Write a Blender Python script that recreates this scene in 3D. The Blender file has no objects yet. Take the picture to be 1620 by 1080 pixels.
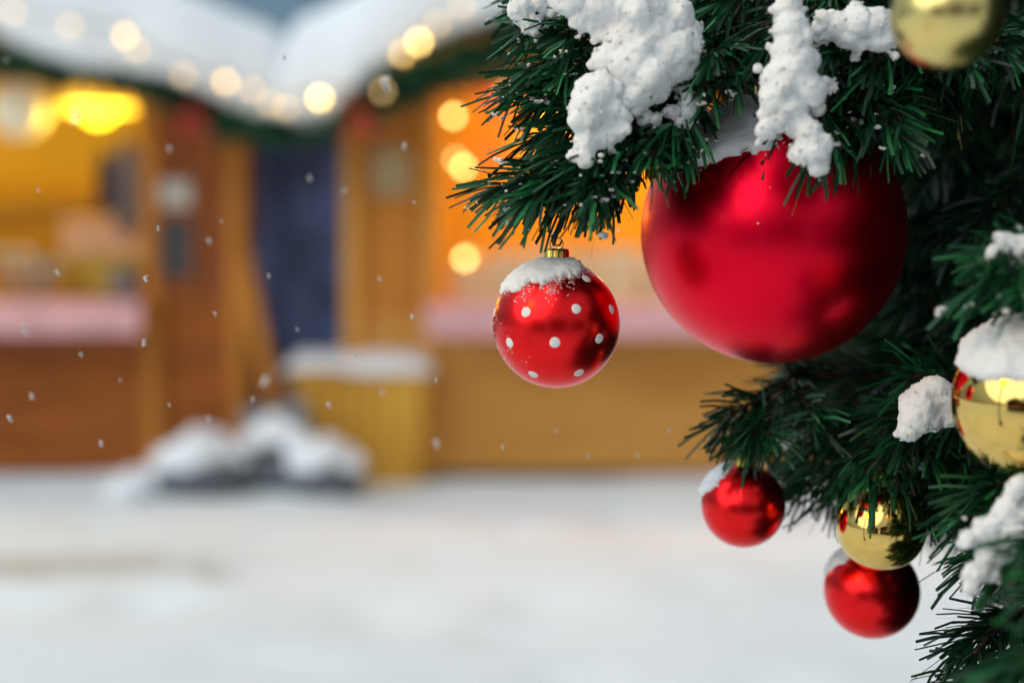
import bpy, bmesh, math, random
import numpy as np
from mathutils import Vector, Matrix, noise

R = math.radians
rnd = random.Random(11)
rng = np.random.default_rng(7)
scene = bpy.context.scene
COL = scene.collection

# ------------------------------------------------------------------ camera
CAM_Z = 1.28
PITCH = math.atan(140 / 2250)
FPX = 2250.0
CAM = Vector((0, 0, CAM_Z))
FWD = Vector((0, math.cos(PITCH), -math.sin(PITCH)))
UPV = Vector((0, math.sin(PITCH), math.cos(PITCH)))
RGT = Vector((1, 0, 0))


def P(px, py, d):
    return CAM + d * (FWD + (px - 810) / FPX * RGT + (540 - py) / FPX * UPV)


def PY(px, py, y):
    """the point on the vertical plane at world y"""
    v = FWD + (px - 810) / FPX * RGT + (540 - py) / FPX * UPV
    return CAM + v * (y / v.y)


def proj(p):
    v = Vector(p) - CAM
    d = v.dot(FWD)
    if d <= 0.02:
        return None
    return 810 + FPX * v.dot(RGT) / d, 540 - FPX * v.dot(UPV) / d, d


cd = bpy.data.cameras.new('camera')
cam = bpy.data.objects.new('camera', cd)
COL.objects.link(cam)
cam.location = CAM
cam.rotation_euler = (math.pi / 2 - PITCH, 0, 0)
cd.sensor_width = 36
cd.lens = 50
cd.clip_start = 0.01
cd.clip_end = 500
cd.dof.use_dof = True
cd.dof.focus_distance = 0.895
cd.dof.aperture_fstop = 2.2
cd.dof.aperture_blades = 9
cd.dof.aperture_rotation = R(8)
scene.camera = cam


# ------------------------------------------------------------------ materials
def new_mat(name):
    m = bpy.data.materials.new(name)
    m.use_nodes = True
    nt = m.node_tree
    return m, nt, nt.nodes['Principled BSDF']


def N(nt, typ, **kw):
    n = nt.nodes.new(typ)
    for k, v in kw.items():
        if k.startswith('i_'):
            key = k[2:].replace('_', ' ')
            n.inputs[key].default_value = v
        else:
            setattr(n, k, v)
    return n


def ramp(nt, fac, stops):
    r = nt.nodes.new('ShaderNodeValToRGB')
    e = r.color_ramp.elements
    while len(e) < len(stops):
        e.new(0.5)
    for i, (p, c) in enumerate(stops):
        e[i].position = p
        e[i].color = c if len(c) == 4 else (*c, 1)
    nt.links.new(fac, r.inputs[0])
    return r.outputs[0]


def bump(nt, bs, h, strength=0.3, dist=0.002):
    b = N(nt, 'ShaderNodeBump', i_Strength=strength, i_Distance=dist)
    nt.links.new(h, b.inputs['Height'])
    nt.links.new(b.outputs[0], bs.inputs['Normal'])


def mat_plain(name, col, rough=0.6, metal=0.0, scale=12, var=0.25, bmp=0.15):
    m, nt, bs = new_mat(name)
    tc = N(nt, 'ShaderNodeTexCoord')
    nz = N(nt, 'ShaderNodeTexNoise', i_Scale=scale, i_Detail=5.0)
    nt.links.new(tc.outputs['Object'], nz.inputs['Vector'])
    c0 = tuple(c * (1 - var) for c in col)
    c1 = tuple(min(1, c * (1 + var)) for c in col)
    nt.links.new(ramp(nt, nz.outputs[0], [(0.3, c0), (0.7, c1)]), bs.inputs['Base Color'])
    bs.inputs['Roughness'].default_value = rough
    bs.inputs['Metallic'].default_value = metal
    if bmp:
        bump(nt, bs, nz.outputs[0], bmp, 0.01)
    return m


def mat_wood(name, c0, c1, along='X', rough=0.65):
    m, nt, bs = new_mat(name)
    tc = N(nt, 'ShaderNodeTexCoord')
    mp = N(nt, 'ShaderNodeMapping')
    mp.inputs['Scale'].default_value = {'X': (1.2, 14, 14), 'Z': (14, 14, 1.2)}[along]
    nt.links.new(tc.outputs['Object'], mp.inputs['Vector'])
    nz = N(nt, 'ShaderNodeTexNoise', i_Scale=2.0, i_Detail=8.0, i_Roughness=0.65, i_Distortion=0.6)
    nt.links.new(mp.outputs[0], nz.inputs['Vector'])
    n2 = N(nt, 'ShaderNodeTexNoise', i_Scale=1.6, i_Detail=3.0)
    mp2 = N(nt, 'ShaderNodeMapping')
    mp2.inputs['Scale'].default_value = {'X': (.5, .5, 5), 'Z': (5, .5, .5)}[along]
    nt.links.new(tc.outputs['Object'], mp2.inputs['Vector'])
    nt.links.new(mp2.outputs[0], n2.inputs['Vector'])
    mx = N(nt, 'ShaderNodeMath', operation='ADD')
    nt.links.new(nz.outputs[0], mx.inputs[0])
    nt.links.new(n2.outputs[0], mx.inputs[1])
    hf = N(nt, 'ShaderNodeMath', operation='MULTIPLY')
    hf.inputs[1].default_value = 0.5
    nt.links.new(mx.outputs[0], hf.inputs[0])
    nt.links.new(ramp(nt, hf.outputs[0], [(0.34, c0), (0.62, c1)]), bs.inputs['Base Color'])
    bs.inputs['Roughness'].default_value = rough
    bs.inputs['Specular IOR Level'].default_value = 0.2
    bump(nt, bs, nz.outputs[0], 0.3, 0.004)
    return m


def mat_snow(name, col=(0.84, 0.87, 0.9), fine=450, coarse=60, b=0.5, dist=0.0012, sss=0.0):
    m, nt, bs = new_mat(name)
    tc = N(nt, 'ShaderNodeTexCoord')
    n1 = N(nt, 'ShaderNodeTexNoise', i_Scale=fine, i_Detail=4.0, i_Roughness=0.7)
    n2 = N(nt, 'ShaderNodeTexNoise', i_Scale=coarse, i_Detail=5.0)
    for n in (n1, n2):
        nt.links.new(tc.outputs['Object'], n.inputs['Vector'])
    mx = N(nt, 'ShaderNodeMath', operation='ADD')
    nt.links.new(n1.outputs[0], mx.inputs[0])
    nt.links.new(n2.outputs[0], mx.inputs[1])
    bump(nt, bs, mx.outputs[0], b, dist)
    nt.links.new(ramp(nt, n2.outputs[0], [(0.3, tuple(c * 0.95 for c in col)), (0.7, col)]), bs.inputs['Base Color'])
    bs.inputs['Roughness'].default_value = 0.75
    bs.inputs['Specular IOR Level'].default_value = 0.25
    if sss:
        bs.inputs['Subsurface Weight'].default_value = sss
        bs.inputs['Subsurface Radius'].default_value = (0.006, 0.007, 0.008)
        bs.inputs['Subsurface Scale'].default_value = 1.0
    return m


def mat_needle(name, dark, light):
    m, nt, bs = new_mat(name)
    at = N(nt, 'ShaderNodeAttribute', attribute_name='tint')  # low tints also carry painted shade inside the fir crown
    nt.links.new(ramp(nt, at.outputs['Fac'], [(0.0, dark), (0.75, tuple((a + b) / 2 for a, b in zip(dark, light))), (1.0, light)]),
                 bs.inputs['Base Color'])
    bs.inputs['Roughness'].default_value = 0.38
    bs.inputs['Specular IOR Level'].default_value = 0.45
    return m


def mat_metallic(name, col, rough, coat=0.0, coat_rough=0.1, smudge=0.0, scale=30, dust=0.0):
    m, nt, bs = new_mat(name)
    tc = N(nt, 'ShaderNodeTexCoord')
    nz = N(nt, 'ShaderNodeTexNoise', i_Scale=scale, i_Detail=6.0, i_Roughness=0.6)
    nt.links.new(tc.outputs['Object'], nz.inputs['Vector'])
    mr = N(nt, 'ShaderNodeMapRange')
    mr.inputs['From Min'].default_value = 0.3
    mr.inputs['From Max'].default_value = 0.7
    mr.inputs['To Min'].default_value = rough - smudge
    mr.inputs['To Max'].default_value = rough + smudge
    nt.links.new(nz.outputs[0], mr.inputs['Value'])
    nt.links.new(mr.outputs[0], bs.inputs['Roughness'])
    nt.links.new(ramp(nt, nz.outputs[0], [(0.3, tuple(c * 0.9 for c in col)), (0.65, col)]), bs.inputs['Base Color'])
    bs.inputs['Metallic'].default_value = 1.0
    bs.inputs['Coat Weight'].default_value = coat
    bs.inputs['Coat Roughness'].default_value = coat_rough
    return m


def mat_emit(name, col, strength, base=(0.8, 0.6, 0.3)):
    m, nt, bs = new_mat(name)
    bs.inputs['Base Color'].default_value = (*base, 1)
    bs.inputs['Emission Color'].default_value = (*col, 1)
    bs.inputs['Emission Strength'].default_value = strength
    bs.inputs['Roughness'].default_value = 0.4
    return m


M = {}
M['snow'] = mat_snow('clump_snow', (0.86, 0.89, 0.91), fine=900, coarse=260, b=0.8, dist=0.0009, sss=0.6)
M['roof_snow'] = mat_snow('roof_snow', (0.86, 0.89, 0.92), fine=60, coarse=6, b=0.35, dist=0.01)
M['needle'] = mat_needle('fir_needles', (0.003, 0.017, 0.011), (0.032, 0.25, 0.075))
M['bark'] = mat_plain('twig_bark', (0.045, 0.024, 0.014), 0.85, scale=90)
M['wood_dark'] = mat_wood('stained_boards', (0.179, 0.0474, 0.0102), (0.448, 0.128, 0.023))
M['wood_dark_v'] = mat_wood('stained_uprights', (0.192, 0.0576, 0.0166), (0.41, 0.122, 0.0307), 'Z')
M['wood_mid'] = mat_wood('honey_boards', (0.422, 0.189, 0.0358), (0.64, 0.32, 0.0768))
M['wood_mid_v'] = mat_wood('honey_uprights', (0.422, 0.154, 0.023), (0.614, 0.243, 0.0384), 'Z')
M['wood_light_v'] = mat_wood('pale_uprights', (0.512, 0.211, 0.032), (0.704, 0.333, 0.064), 'Z')
M['wood_in'] = mat_wood('inside_boards', (0.5, 0.36, 0.05), (0.66, 0.48, 0.08))
M['wood_bin'] = mat_wood('tub_staves', (0.512, 0.23, 0.0282), (0.742, 0.397, 0.0576), 'Z')
M['wood_black'] = mat_wood('far_boards', (0.05, 0.03, 0.02), (0.1, 0.06, 0.035))
M['cloth'] = mat_plain('counter_cloth', (0.70, 0.37, 0.38), 0.8, scale=5, var=0.12, bmp=0.2)
M['red_satin'] = mat_metallic('red_satin', (0.95, 0.0022, 0.030), 0.36, 0.08, 0.16, 0.03, 25)
M['red_satin2'] = mat_metallic('red_satin_small', (0.93, 0.013, 0.016), 0.28, 0.13, 0.14, 0.03, 40)
M['gold_satin'] = mat_metallic('gold_satin', (0.84, 0.66, 0.24), 0.24, 0.2, 0.3, 0.03, 30)
M['gold_shiny'] = mat_metallic('gold_mirror', (0.84, 0.57, 0.165), 0.035, 0.0, 0.1, 0.02, 60)
M['gold_cap'] = mat_metallic('gold_cap', (0.9, 0.62, 0.14), 0.16, 0.0, 0.1, 0.05, 200)
M['dot'] = mat_plain('white_paint', (0.74, 0.74, 0.72), 0.5, scale=200, var=0.06, bmp=0.1)
M['wire'] = mat_plain('dark_wire', (0.012, 0.014, 0.013), 0.45)
M['tarp'] = mat_plain('blue_tarpaulin', (0.085, 0.13, 0.29), 0.55, scale=5, var=0.6)
M['grey'] = mat_plain('grey_paint', (0.2, 0.2, 0.2), 0.7)
M['paper'] = mat_plain('pale_paper', (0.55, 0.52, 0.45), 0.8)
M['sign'] = mat_plain('weathered_sign', (0.42, 0.32, 0.17), 0.8)
M['slate'] = mat_plain('dark_slate', (0.05, 0.045, 0.045), 0.7)
M['stone'] = mat_plain('dark_stone', (0.10, 0.11, 0.125), 0.85, scale=8)
M['cream'] = mat_plain('cream_paper', (0.78, 0.62, 0.36), 0.75)
M['peach'] = mat_plain('peach_card', (0.75, 0.42, 0.22), 0.75)
M['redcloth'] = mat_plain('red_ribbon', (0.5, 0.02, 0.025), 0.5)
M['jacket'] = mat_plain('grey_wool', (0.3, 0.28, 0.27), 0.9)
M['navy'] = mat_plain('navy_felt', (0.03, 0.04, 0.1), 0.9)
M['jar'] = mat_plain('honey_jar', (0.55, 0.26, 0.03), 0.15)
M['tin'] = mat_plain('tin_lid', (0.5, 0.5, 0.48), 0.3, metal=1.0)
M['bulb_hot'] = mat_emit('bulb_bright', (1.0, 0.66, 0.18), 13)
M['bulb'] = mat_emit('bulb_warm', (1.0, 0.60, 0.17), 6)
M['bulb_dim'] = mat_emit('bulb_faint', (1.0, 0.62, 0.22), 2.5)
M['lampglow'] = mat_emit('amber_shade', (1.0, 0.50, 0.02), 1.1)
M['lampcore'] = mat_emit('amber_bulb', (1.0, 0.70, 0.01), 7.0)
M['frost'] = mat_emit('frosted_globe', (0.85, 0.8, 0.4), 0.2, (0.7, 0.7, 0.6))
M['star'] = mat_emit('paper_star', (1.0, 0.10, 0.012), 1.3, (0.7, 0.1, 0.03))
M['star2'] = mat_emit('paper_star_orange', (1.0, 0.28, 0.02), 1.5, (0.7, 0.3, 0.03))
M['street'] = mat_emit('street_globe', (1.0, 0.50, 0.0), 19.0)
M['iron'] = mat_plain('black_iron', (0.02, 0.02, 0.02), 0.5)

# snowy ground with a trodden, dirty track
m, nt, bs = new_mat('snow_ground')
tc = N(nt, 'ShaderNodeTexCoord')
n1 = N(nt, 'ShaderNodeTexNoise', i_Scale=9.0, i_Detail=8.0, i_Roughness=0.65)
n2 = N(nt, 'ShaderNodeTexNoise', i_Scale=0.7, i_Detail=4.0)
for n in (n1, n2):
    nt.links.new(tc.outputs['Object'], n.inputs['Vector'])
base = ramp(nt, n2.outputs[0], [(0.35, (0.74, 0.81, 0.84)), (0.65, (0.82, 0.88, 0.90))])
mp = N(nt, 'ShaderNodeMapping')
mp.inputs['Location'].default_value = (2.05 * 0.8, -5.85 * 3.2, 0)
mp.inputs['Scale'].default_value = (0.8, 3.2, 0)
nt.links.new(tc.outputs['Object'], mp.inputs['Vector'])
ln = N(nt, 'ShaderNodeVectorMath', operation='LENGTH')
nt.links.new(mp.outputs[0], ln.inputs[0])
ad = N(nt, 'ShaderNodeMath', operation='ADD')
nt.links.new(ln.outputs['Value'], ad.inputs[0])
sc_ = N(nt, 'ShaderNodeMath', operation='MULTIPLY_ADD')
sc_.inputs[1].default_value = 1.6
sc_.inputs[2].default_value = -0.8
nt.links.new(n1.outputs[0], sc_.inputs[0])
nt.links.new(sc_.outputs[0], ad.inputs[1])
mask = ramp(nt, ad.outputs[0], [(0.35, (0.62, 0.62, 0.62)), (1.15, (0, 0, 0))])
mix = N(nt, 'ShaderNodeMix', data_type='RGBA')
nt.links.new(mask, mix.inputs['Factor'])
nt.links.new(base, mix.inputs['A'])
mix.inputs['B'].default_value = (0.36, 0.32, 0.24, 1)
nt.links.new(mix.outputs['Result'], bs.inputs['Base Color'])
bs.inputs['Roughness'].default_value = 0.8
bump(nt, bs, n1.outputs[0], 0.5, 0.03)
M['ground'] = m


# ------------------------------------------------------------------ builders
class MB:
    def __init__(self):
        self.v, self.f, self.m, self.s = [], [], [], []

    def add(self, verts, faces, mat=0, smooth=False):
        o = len(self.v)
        self.v.extend([tuple(p) for p in verts])
        for f in faces:
            self.f.append(tuple(i + o for i in f))
            self.m.append(mat)
            self.s.append(smooth)

    def box(self, x0, x1, y0, y1, z0, z1, mat=0, b=0.004):
        """a box with chamfered edges"""
        bm = bmesh.new()
        bmesh.ops.create_cube(bm, size=1)
        for v in bm.verts:
            v.co = Vector((x0 + (v.co.x + .5) * (x1 - x0), y0 + (v.co.y + .5) * (y1 - y0), z0 + (v.co.z + .5) * (z1 - z0)))
        if b:
            b = min(b, abs(x1 - x0) * .3, abs(y1 - y0) * .3, abs(z1 - z0) * .3)
            bmesh.ops.bevel(bm, geom=bm.edges[:], offset=b, segments=1, affect='EDGES')
        bm.verts.index_update()
        self.add([v.co for v in bm.verts], [[v.index for v in f.verts] for f in bm.faces], mat)
        bm.free()

    def obox(self, c, ax, sz, mat=0):
        """box from a centre, three axes and full sizes"""
        vs = []
        for k in range(8):
            s = [(-.5 if not (k >> i) & 1 else .5) * sz[i] for i in range(3)]
            vs.append(Vector(c) + sum((Vector(ax[i]) * s[i] for i in range(3)), Vector()))
        self.add(vs, [(0, 2, 3, 1), (4, 5, 7, 6), (0, 1, 5, 4), (2, 6, 7, 3), (0, 4, 6, 2), (1, 3, 7, 5)], mat)

    def tube(self, pts, rad, n=8, mat=0, cap=True):
        pts = [Vector(p) for p in pts]
        if not hasattr(rad, '__len__'):
            rad = [rad] * len(pts)
        vs, fs = [], []
        up = Vector((0, 0, 1))
        prev = None
        for i, p in enumerate(pts):
            t = (pts[min(i + 1, len(pts) - 1)] - pts[max(i - 1, 0)]).normalized()
            if prev is None:
                a = t.cross(up if abs(t.z) < .9 else Vector((1, 0, 0))).normalized()
            else:
                a = (prev - t * prev.dot(t)).normalized()
            prev = a
            b = t.cross(a)
            for k in range(n):
                w = 2 * math.pi * k / n
                vs.append(p + (a * math.cos(w) + b * math.sin(w)) * rad[i])
        for i in range(len(pts) - 1):
            for k in range(n):
                fs.append((i * n + k, i * n + (k + 1) % n, (i + 1) * n + (k + 1) % n, (i + 1) * n + k))
        if cap:
            fs.append(tuple(range(n - 1, -1, -1)))
            fs.append(tuple((len(pts) - 1) * n + k for k in range(n)))
        self.add(vs, fs, mat, True)

    def lathe(self, prof, c=(0, 0, 0), n=32, mat=0, rib=0.0):
        c = Vector(c)
        vs, fs = [], []
        for r, z in prof:
            for k in range(n):
                w = 2 * math.pi * k / n
                rr = r * (1 + (rib if k % 2 else -rib))
                vs.append(c + Vector((rr * math.cos(w), rr * math.sin(w), z)))
        for i in range(len(prof) - 1):
            for k in range(n):
                fs.append((i * n + k, i * n + (k + 1) % n, (i + 1) * n + (k + 1) % n, (i + 1) * n + k))
        self.add(vs, fs, mat, True)

    def ico(self, c, r, sub=1, jit=0.0, sq=(1, 1, 1), mat=0, smooth=True):
        bm = bmesh.new()
        bmesh.ops.create_icosphere(bm, subdivisions=sub, radius=1)
        c = Vector(c)
        vs = [c + Vector((v.co.x * sq[0], v.co.y * sq[1], v.co.z * sq[2])) * r * (1 + rnd.uniform(-jit, jit)) for v in bm.verts]
        bm.verts.index_update()
        self.add(vs, [[v.index for v in f.verts] for f in bm.faces], mat, smooth)
        bm.free()

    def build(self, name, mats, parent=None, off=None):
        me = bpy.data.meshes.new(name)
        v = self.v if off is None else [(p[0] - off[0], p[1] - off[1], p[2] - off[2]) for p in self.v]
        me.from_pydata(v, [], self.f)
        for mm in (mats if isinstance(mats, (list, tuple)) else [mats]):
            me.materials.append(mm)
        me.polygons.foreach_set('material_index', self.m)
        me.polygons.foreach_set('use_smooth', self.s)
        me.update()
        return link(name, me, parent)


def link(name, me, parent=None):
    o = bpy.data.objects.new(name, me)
    COL.objects.link(o)
    o.parent = parent
    return o


def tag(o, label=None, cat=None, group=None, kind=None):
    if label:
        o['label'] = label
    if cat:
        o['category'] = cat
    if group:
        o['group'] = group
    if kind:
        o['kind'] = kind
    return o


def thing(name, label, cat, loc=(0, 0, 0), rz=0, group=None):
    o = bpy.data.objects.new(name, None)
    o.empty_display_size = 0.05
    COL.objects.link(o)
    o.location = loc
    o.rotation_euler = (0, 0, rz)
    return tag(o, label, cat, group)


def copy_tree(o, parent=None):
    c = o.copy()
    COL.objects.link(c)
    c.parent = parent
    for ch in [k for k in bpy.data.objects if k.parent == o and k.name in KNOWN]:
        copy_tree(ch, c)
    return c


KNOWN = set()


# ------------------------------------------------------------------ ground
def nz(x, y, z=0.0):
    return noise.noise(Vector((x, y, z)))


FEET = [(rnd.uniform(-4, 2.5), rnd.uniform(-4, 7.6)) for k in range(210)]


def ground_h(x, y):
    h = 0.035 * nz(x * .9, y * .9) + 0.018 * nz(x * 2.7, y * 2.7, 5)
    h += (0.10 if x < -.9 else .035) * math.exp(-((y - 7.95 + .25 * nz(x * 1.1, 3.3)) / .28) ** 2) * (0.55 + .45 * nz(x * 1.7, 9.1))   # bank along the huts
    if abs(x) < 5 and -4.5 < y < 8:
        for fx, fy in FEET:
            q = ((x - fx) / .1) ** 2 + ((y - fy) / .17) ** 2
            if q < 4:
                h += -.045 * math.exp(-q) + .012 * math.exp(-(math.sqrt(q) - 1.5) ** 2 * 5)
    return h - 0.02 - (.03 if x > -.9 else 0) * math.exp(-((y - 8) / .8) ** 2)


xs = np.concatenate([np.linspace(-60, -9, 18), np.linspace(-8, 8, 130), np.linspace(9, 60, 18)])
ys = np.concatenate([np.linspace(-60, -9, 18), np.linspace(-8, -4.2, 14), np.linspace(-4.1, 9, 190), np.linspace(10, 120, 24)])
mb = MB()
vs = [(x, y, ground_h(x, y)) for y in ys for x in xs]
nx = len(xs)
fs = [(j * nx + i, j * nx + i + 1, (j + 1) * nx + i + 1, (j + 1) * nx + i) for j in range(len(ys) - 1) for i in range(nx - 1)]
mb.add(vs, fs, 0, True)
tag(mb.build('ground', M['ground']), kind='structure')


# ------------------------------------------------------------------ market huts
def snow_slab(x0, x1, y0, y1, roof_z, T, seed, drop=0.22, nxs=70, nys=30):
    """a thick rounded blanket of snow lying on roof_z(x)"""
    mb = MB()
    top, bot = [], []
    for j in range(nys + 1):
        for i in range(nxs + 1):
            u, w = i / nxs, j / nys
            x, y = x0 + (x1 - x0) * u, y0 + (y1 - y0) * w
            ex = min(x - x0, x1 - x) / .13
            ey = min(y - y0, y1 - y) / .22
            e = max(0.0, min(1, ex)) * max(0.0, min(1, ey))
            prof = math.sqrt(max(0, 1 - (1 - e) ** 2))
            t = T * prof * (1 + .22 * nz(x * 1.6, y * 1.6, seed)) + .02 * nz(x * 6, y * 6, seed)
            dx = 0.07 * nz(x * 2.1, seed, y) * (1 - e)
            dy = 0.07 * nz(x * 2.6, seed + 4, y) * (1 - e)
            z = roof_z(x)
            fr = max(0, 1 - (y - y0) / .12)
            low = drop * fr * max(0, .45 + 1.2 * nz(x * 2.4, seed * 3.1))
            top.append((x + dx, y + dy - .03 * fr, z + max(t, .02) - low * .7))
            bot.append((x + dx, y + dy, z + .004 - low))
    n = nxs + 1
    k = len(top)
    f = []
    for j in range(nys):
        for i in range(nxs):
            a = j * n + i
            f.append((a, a + 1, a + n + 1, a + n))
            f.append((k + a, k + a + n, k + a + n + 1, k + a + 1))
    for i in range(nxs):
        f.append((i, k + i, k + i + 1, i + 1))
        a = nys * n + i
        f.append((a, a + 1, k + a + 1, k + a))
    for j in range(nys):
        a = j * n
        f.append((a, a + n, k + a + n, k + a))
        a = j * n + nxs
        f.append((a, k + a, k + a + n, a + n))
    mb.add(top + bot, f, 0, True)
    return mb


def build_hut(label, loc, rz, xl, xr, ox0, ox1, zc, zt, ax, az, sl, wall, wall_v, post_m, inner, depth=2.2, T=.4, seed=1,
              ovl=.25, ovr=.25, cloth=True, group='wooden market huts'):
    root = thing('market_hut', label, 'hut', loc, rz, group)
    r = random.Random(seed)

    def roof_z(x):
        return az - sl * abs(x - ax)

    mb = MB()
    z = 0.02
    while z < zc - .06:                                       # horizontal boards under the counter
        h = min(.145, zc - .055 - z)
        mb.box(xl + .1, xr - .1, r.uniform(0, .006), .04, z, z + h - .007)
        z += .145
    mb.build('front_panel', wall, root)
    for a, b in ((xl, ox0), (ox1, xr)):
        if b - a < .25:
            continue
        mb = MB()
        x = a + .1
        while x < b - .11:
            w = min(.13, b - .1 - x)
            mb.box(x, x + w - .005, r.uniform(0, .006), .04, zc - .05, min(roof_z(x), roof_z(x + w)) - .06)
            x += .13
        mb.build('wall_panel', wall_v, root)
    for x in (xl, ox0 - .1, ox1, xr - .1):
        mb = MB()
        mb.box(x, x + .1, -.045, .075, 0, roof_z(x + .05) - .08, b=.008)
        mb.build('post', post_m, root)
    mb = MB()
    mb.box(ox0 - .002, ox1 + .002, -.03, .06, zt, zt + .13, b=.008)
    mb.build('lintel', wall, root)
    mb = MB()
    z = zt + .135
    while z < az - .25:                                       # gable boards follow the roof line
        half = (az - .1 - (z + .13)) / sl
        x0, x1 = max(ox0, ax - half), min(ox1, ax + half)
        if x1 - x0 > .2:
            mb.box(x0, x1, r.uniform(0, .006), .04, z, z + .128)
        z += .135
    mb.build('gable', wall, root)
    for x in (xl + .002, xr - .042):
        mb = MB()
        z = 0.02
        while z < roof_z(x) - .2:
            mb.box(x, x + .04, .08, depth - .02, z, z + .138)
            z += .145
        mb.build('side_wall', inner if x < 0 and False else wall, root)
    mb = MB()
    z = 0.02
    while z < roof_z(xl) + .4:
        mb.box(xl + .05, xr - .05, depth - .04, depth, z, z + .192)
        z += .195
    mb.build('back_wall', inner, root)
    mb = MB()
    mb.box(xl + .06, xr - .06, .08, depth - .05, .02, .06)
    mb.build('floor', inner, root)
    mb = MB()
    mb.box(ox0 - .05, ox1 + .05, -.3, .5, zc - .045, zc, b=.008)
    mb.build('counter', post_m, root)
    if cloth:
        mb = MB()
        n = 90
        rows = [(.48, .006), (.2, .007), (-.28, .007), (-.312, .002), (-.318, -.06), (-.322, -.12), (-.325, -.175)]
        v, f = [], []
        for q, (y, dz) in enumerate(rows):
            for i in range(n + 1):
                x = ox0 - .06 + (ox1 - ox0 + .12) * i / n
                wv = (.014 * math.sin(x * 17) + .012 * nz(x * 6, q * .2)) * max(0, q - 3) / 3
                v.append((x, y - abs(wv) * 1.3, zc + dz + (.008 * nz(x * 5, 2) if q == 6 else 0)))
        for q in range(len(rows) - 1):
            for i in range(n):
                f.append((q * (n + 1) + i, q * (n + 1) + i + 1, (q + 1) * (n + 1) + i + 1, (q + 1) * (n + 1) + i))
        mb.add(v, f, 0, True)
        mb.build('counter_cloth', M['cloth'], root)
    for s, e in ((-1, xl - ovl), (1, xr + ovr)):
        mb = MB()
        L = abs(e - ax)
        d = Vector((s, 0, -sl)).normalized()
        nrm = Vector((s * sl, 0, 1)).normalized()
        ln_ = L * math.hypot(1, sl)
        c = Vector((ax, (depth - .25) / 2, az)) + d * ln_ / 2 - nrm * .03
        mb.obox(c, (d, Vector((0, 1, 0)), nrm), (ln_, depth + .65, .055))
        mb.build('roof', wall, root)
        mb = MB()
        c = Vector((ax, -.47, az - .06)) + d * ln_ / 2 - nrm * .02
        mb.obox(c, (d, Vector((0, 1, 0)), nrm), (ln_, .03, .15))
        mb.build('barge_board', post_m, root)
    snow_slab(xl - ovl - .04, xr + ovr + .04, -.55, depth + .15, roof_z, T, seed).build('roof_snow', M['roof_snow'], root)
    return root


# left hut, front plane at y = 8.2
YF = 8.2
hut_a = build_hut('wooden hut with an amber lit opening and brown boarded front, left of the blue tarpaulin',
                  (0, YF, 0), 0, -6.3, -1.53, -5.6, -2.12, 1.0, 2.26, -3.95, 2.98, .345,
                  M['wood_dark'], M['wood_dark_v'], M['wood_mid_v'], M['wood_in'], seed=3, T=.46, ovl=.3, ovr=.3)
hut_b = build_hut('wooden hut with honey coloured boards and an orange lit opening behind the fir tree',
                  (0, YF, 0), 0, -.97, 2.65, -.42, 2.15, .99, 2.2, .84, 3.12, .50,
                  M['wood_mid'], M['wood_mid_v'], M['wood_light_v'], M['wood_in'], seed=8, T=.46, ovl=.28, ovr=.3)


# huts on the other side of the square, seen only in the baubles
hut_c = build_hut('dark boarded hut across the square, directly behind the camera', (0.2, -6.5, 0), math.pi,
                  -2.2, 2.2, -1.5, 1.5, 1.0, 2.1, 0, 2.9, .35, M['wood_black'], M['wood_black'], M['wood_black'],
                  M['wood_in'], seed=5, T=.3)
KNOWN = {o.name for o in bpy.data.objects}
for x, lab in ((-5.3, 'dark boarded hut across the square, behind the street lamp'),
               (5.8, 'dark boarded hut across the square, behind the fir tree side')):
    c = copy_tree(hut_c)
    c.location = (x, -6.2, 0)
    c.rotation_euler = (0, 0, math.pi + (.25 if x > 0 else -.25))
    c['label'] = lab


# ------------------------------------------------------------------ fir needles
def unit(a):
    return a / np.maximum(np.linalg.norm(a, axis=-1, keepdims=True), 1e-9)


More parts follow.
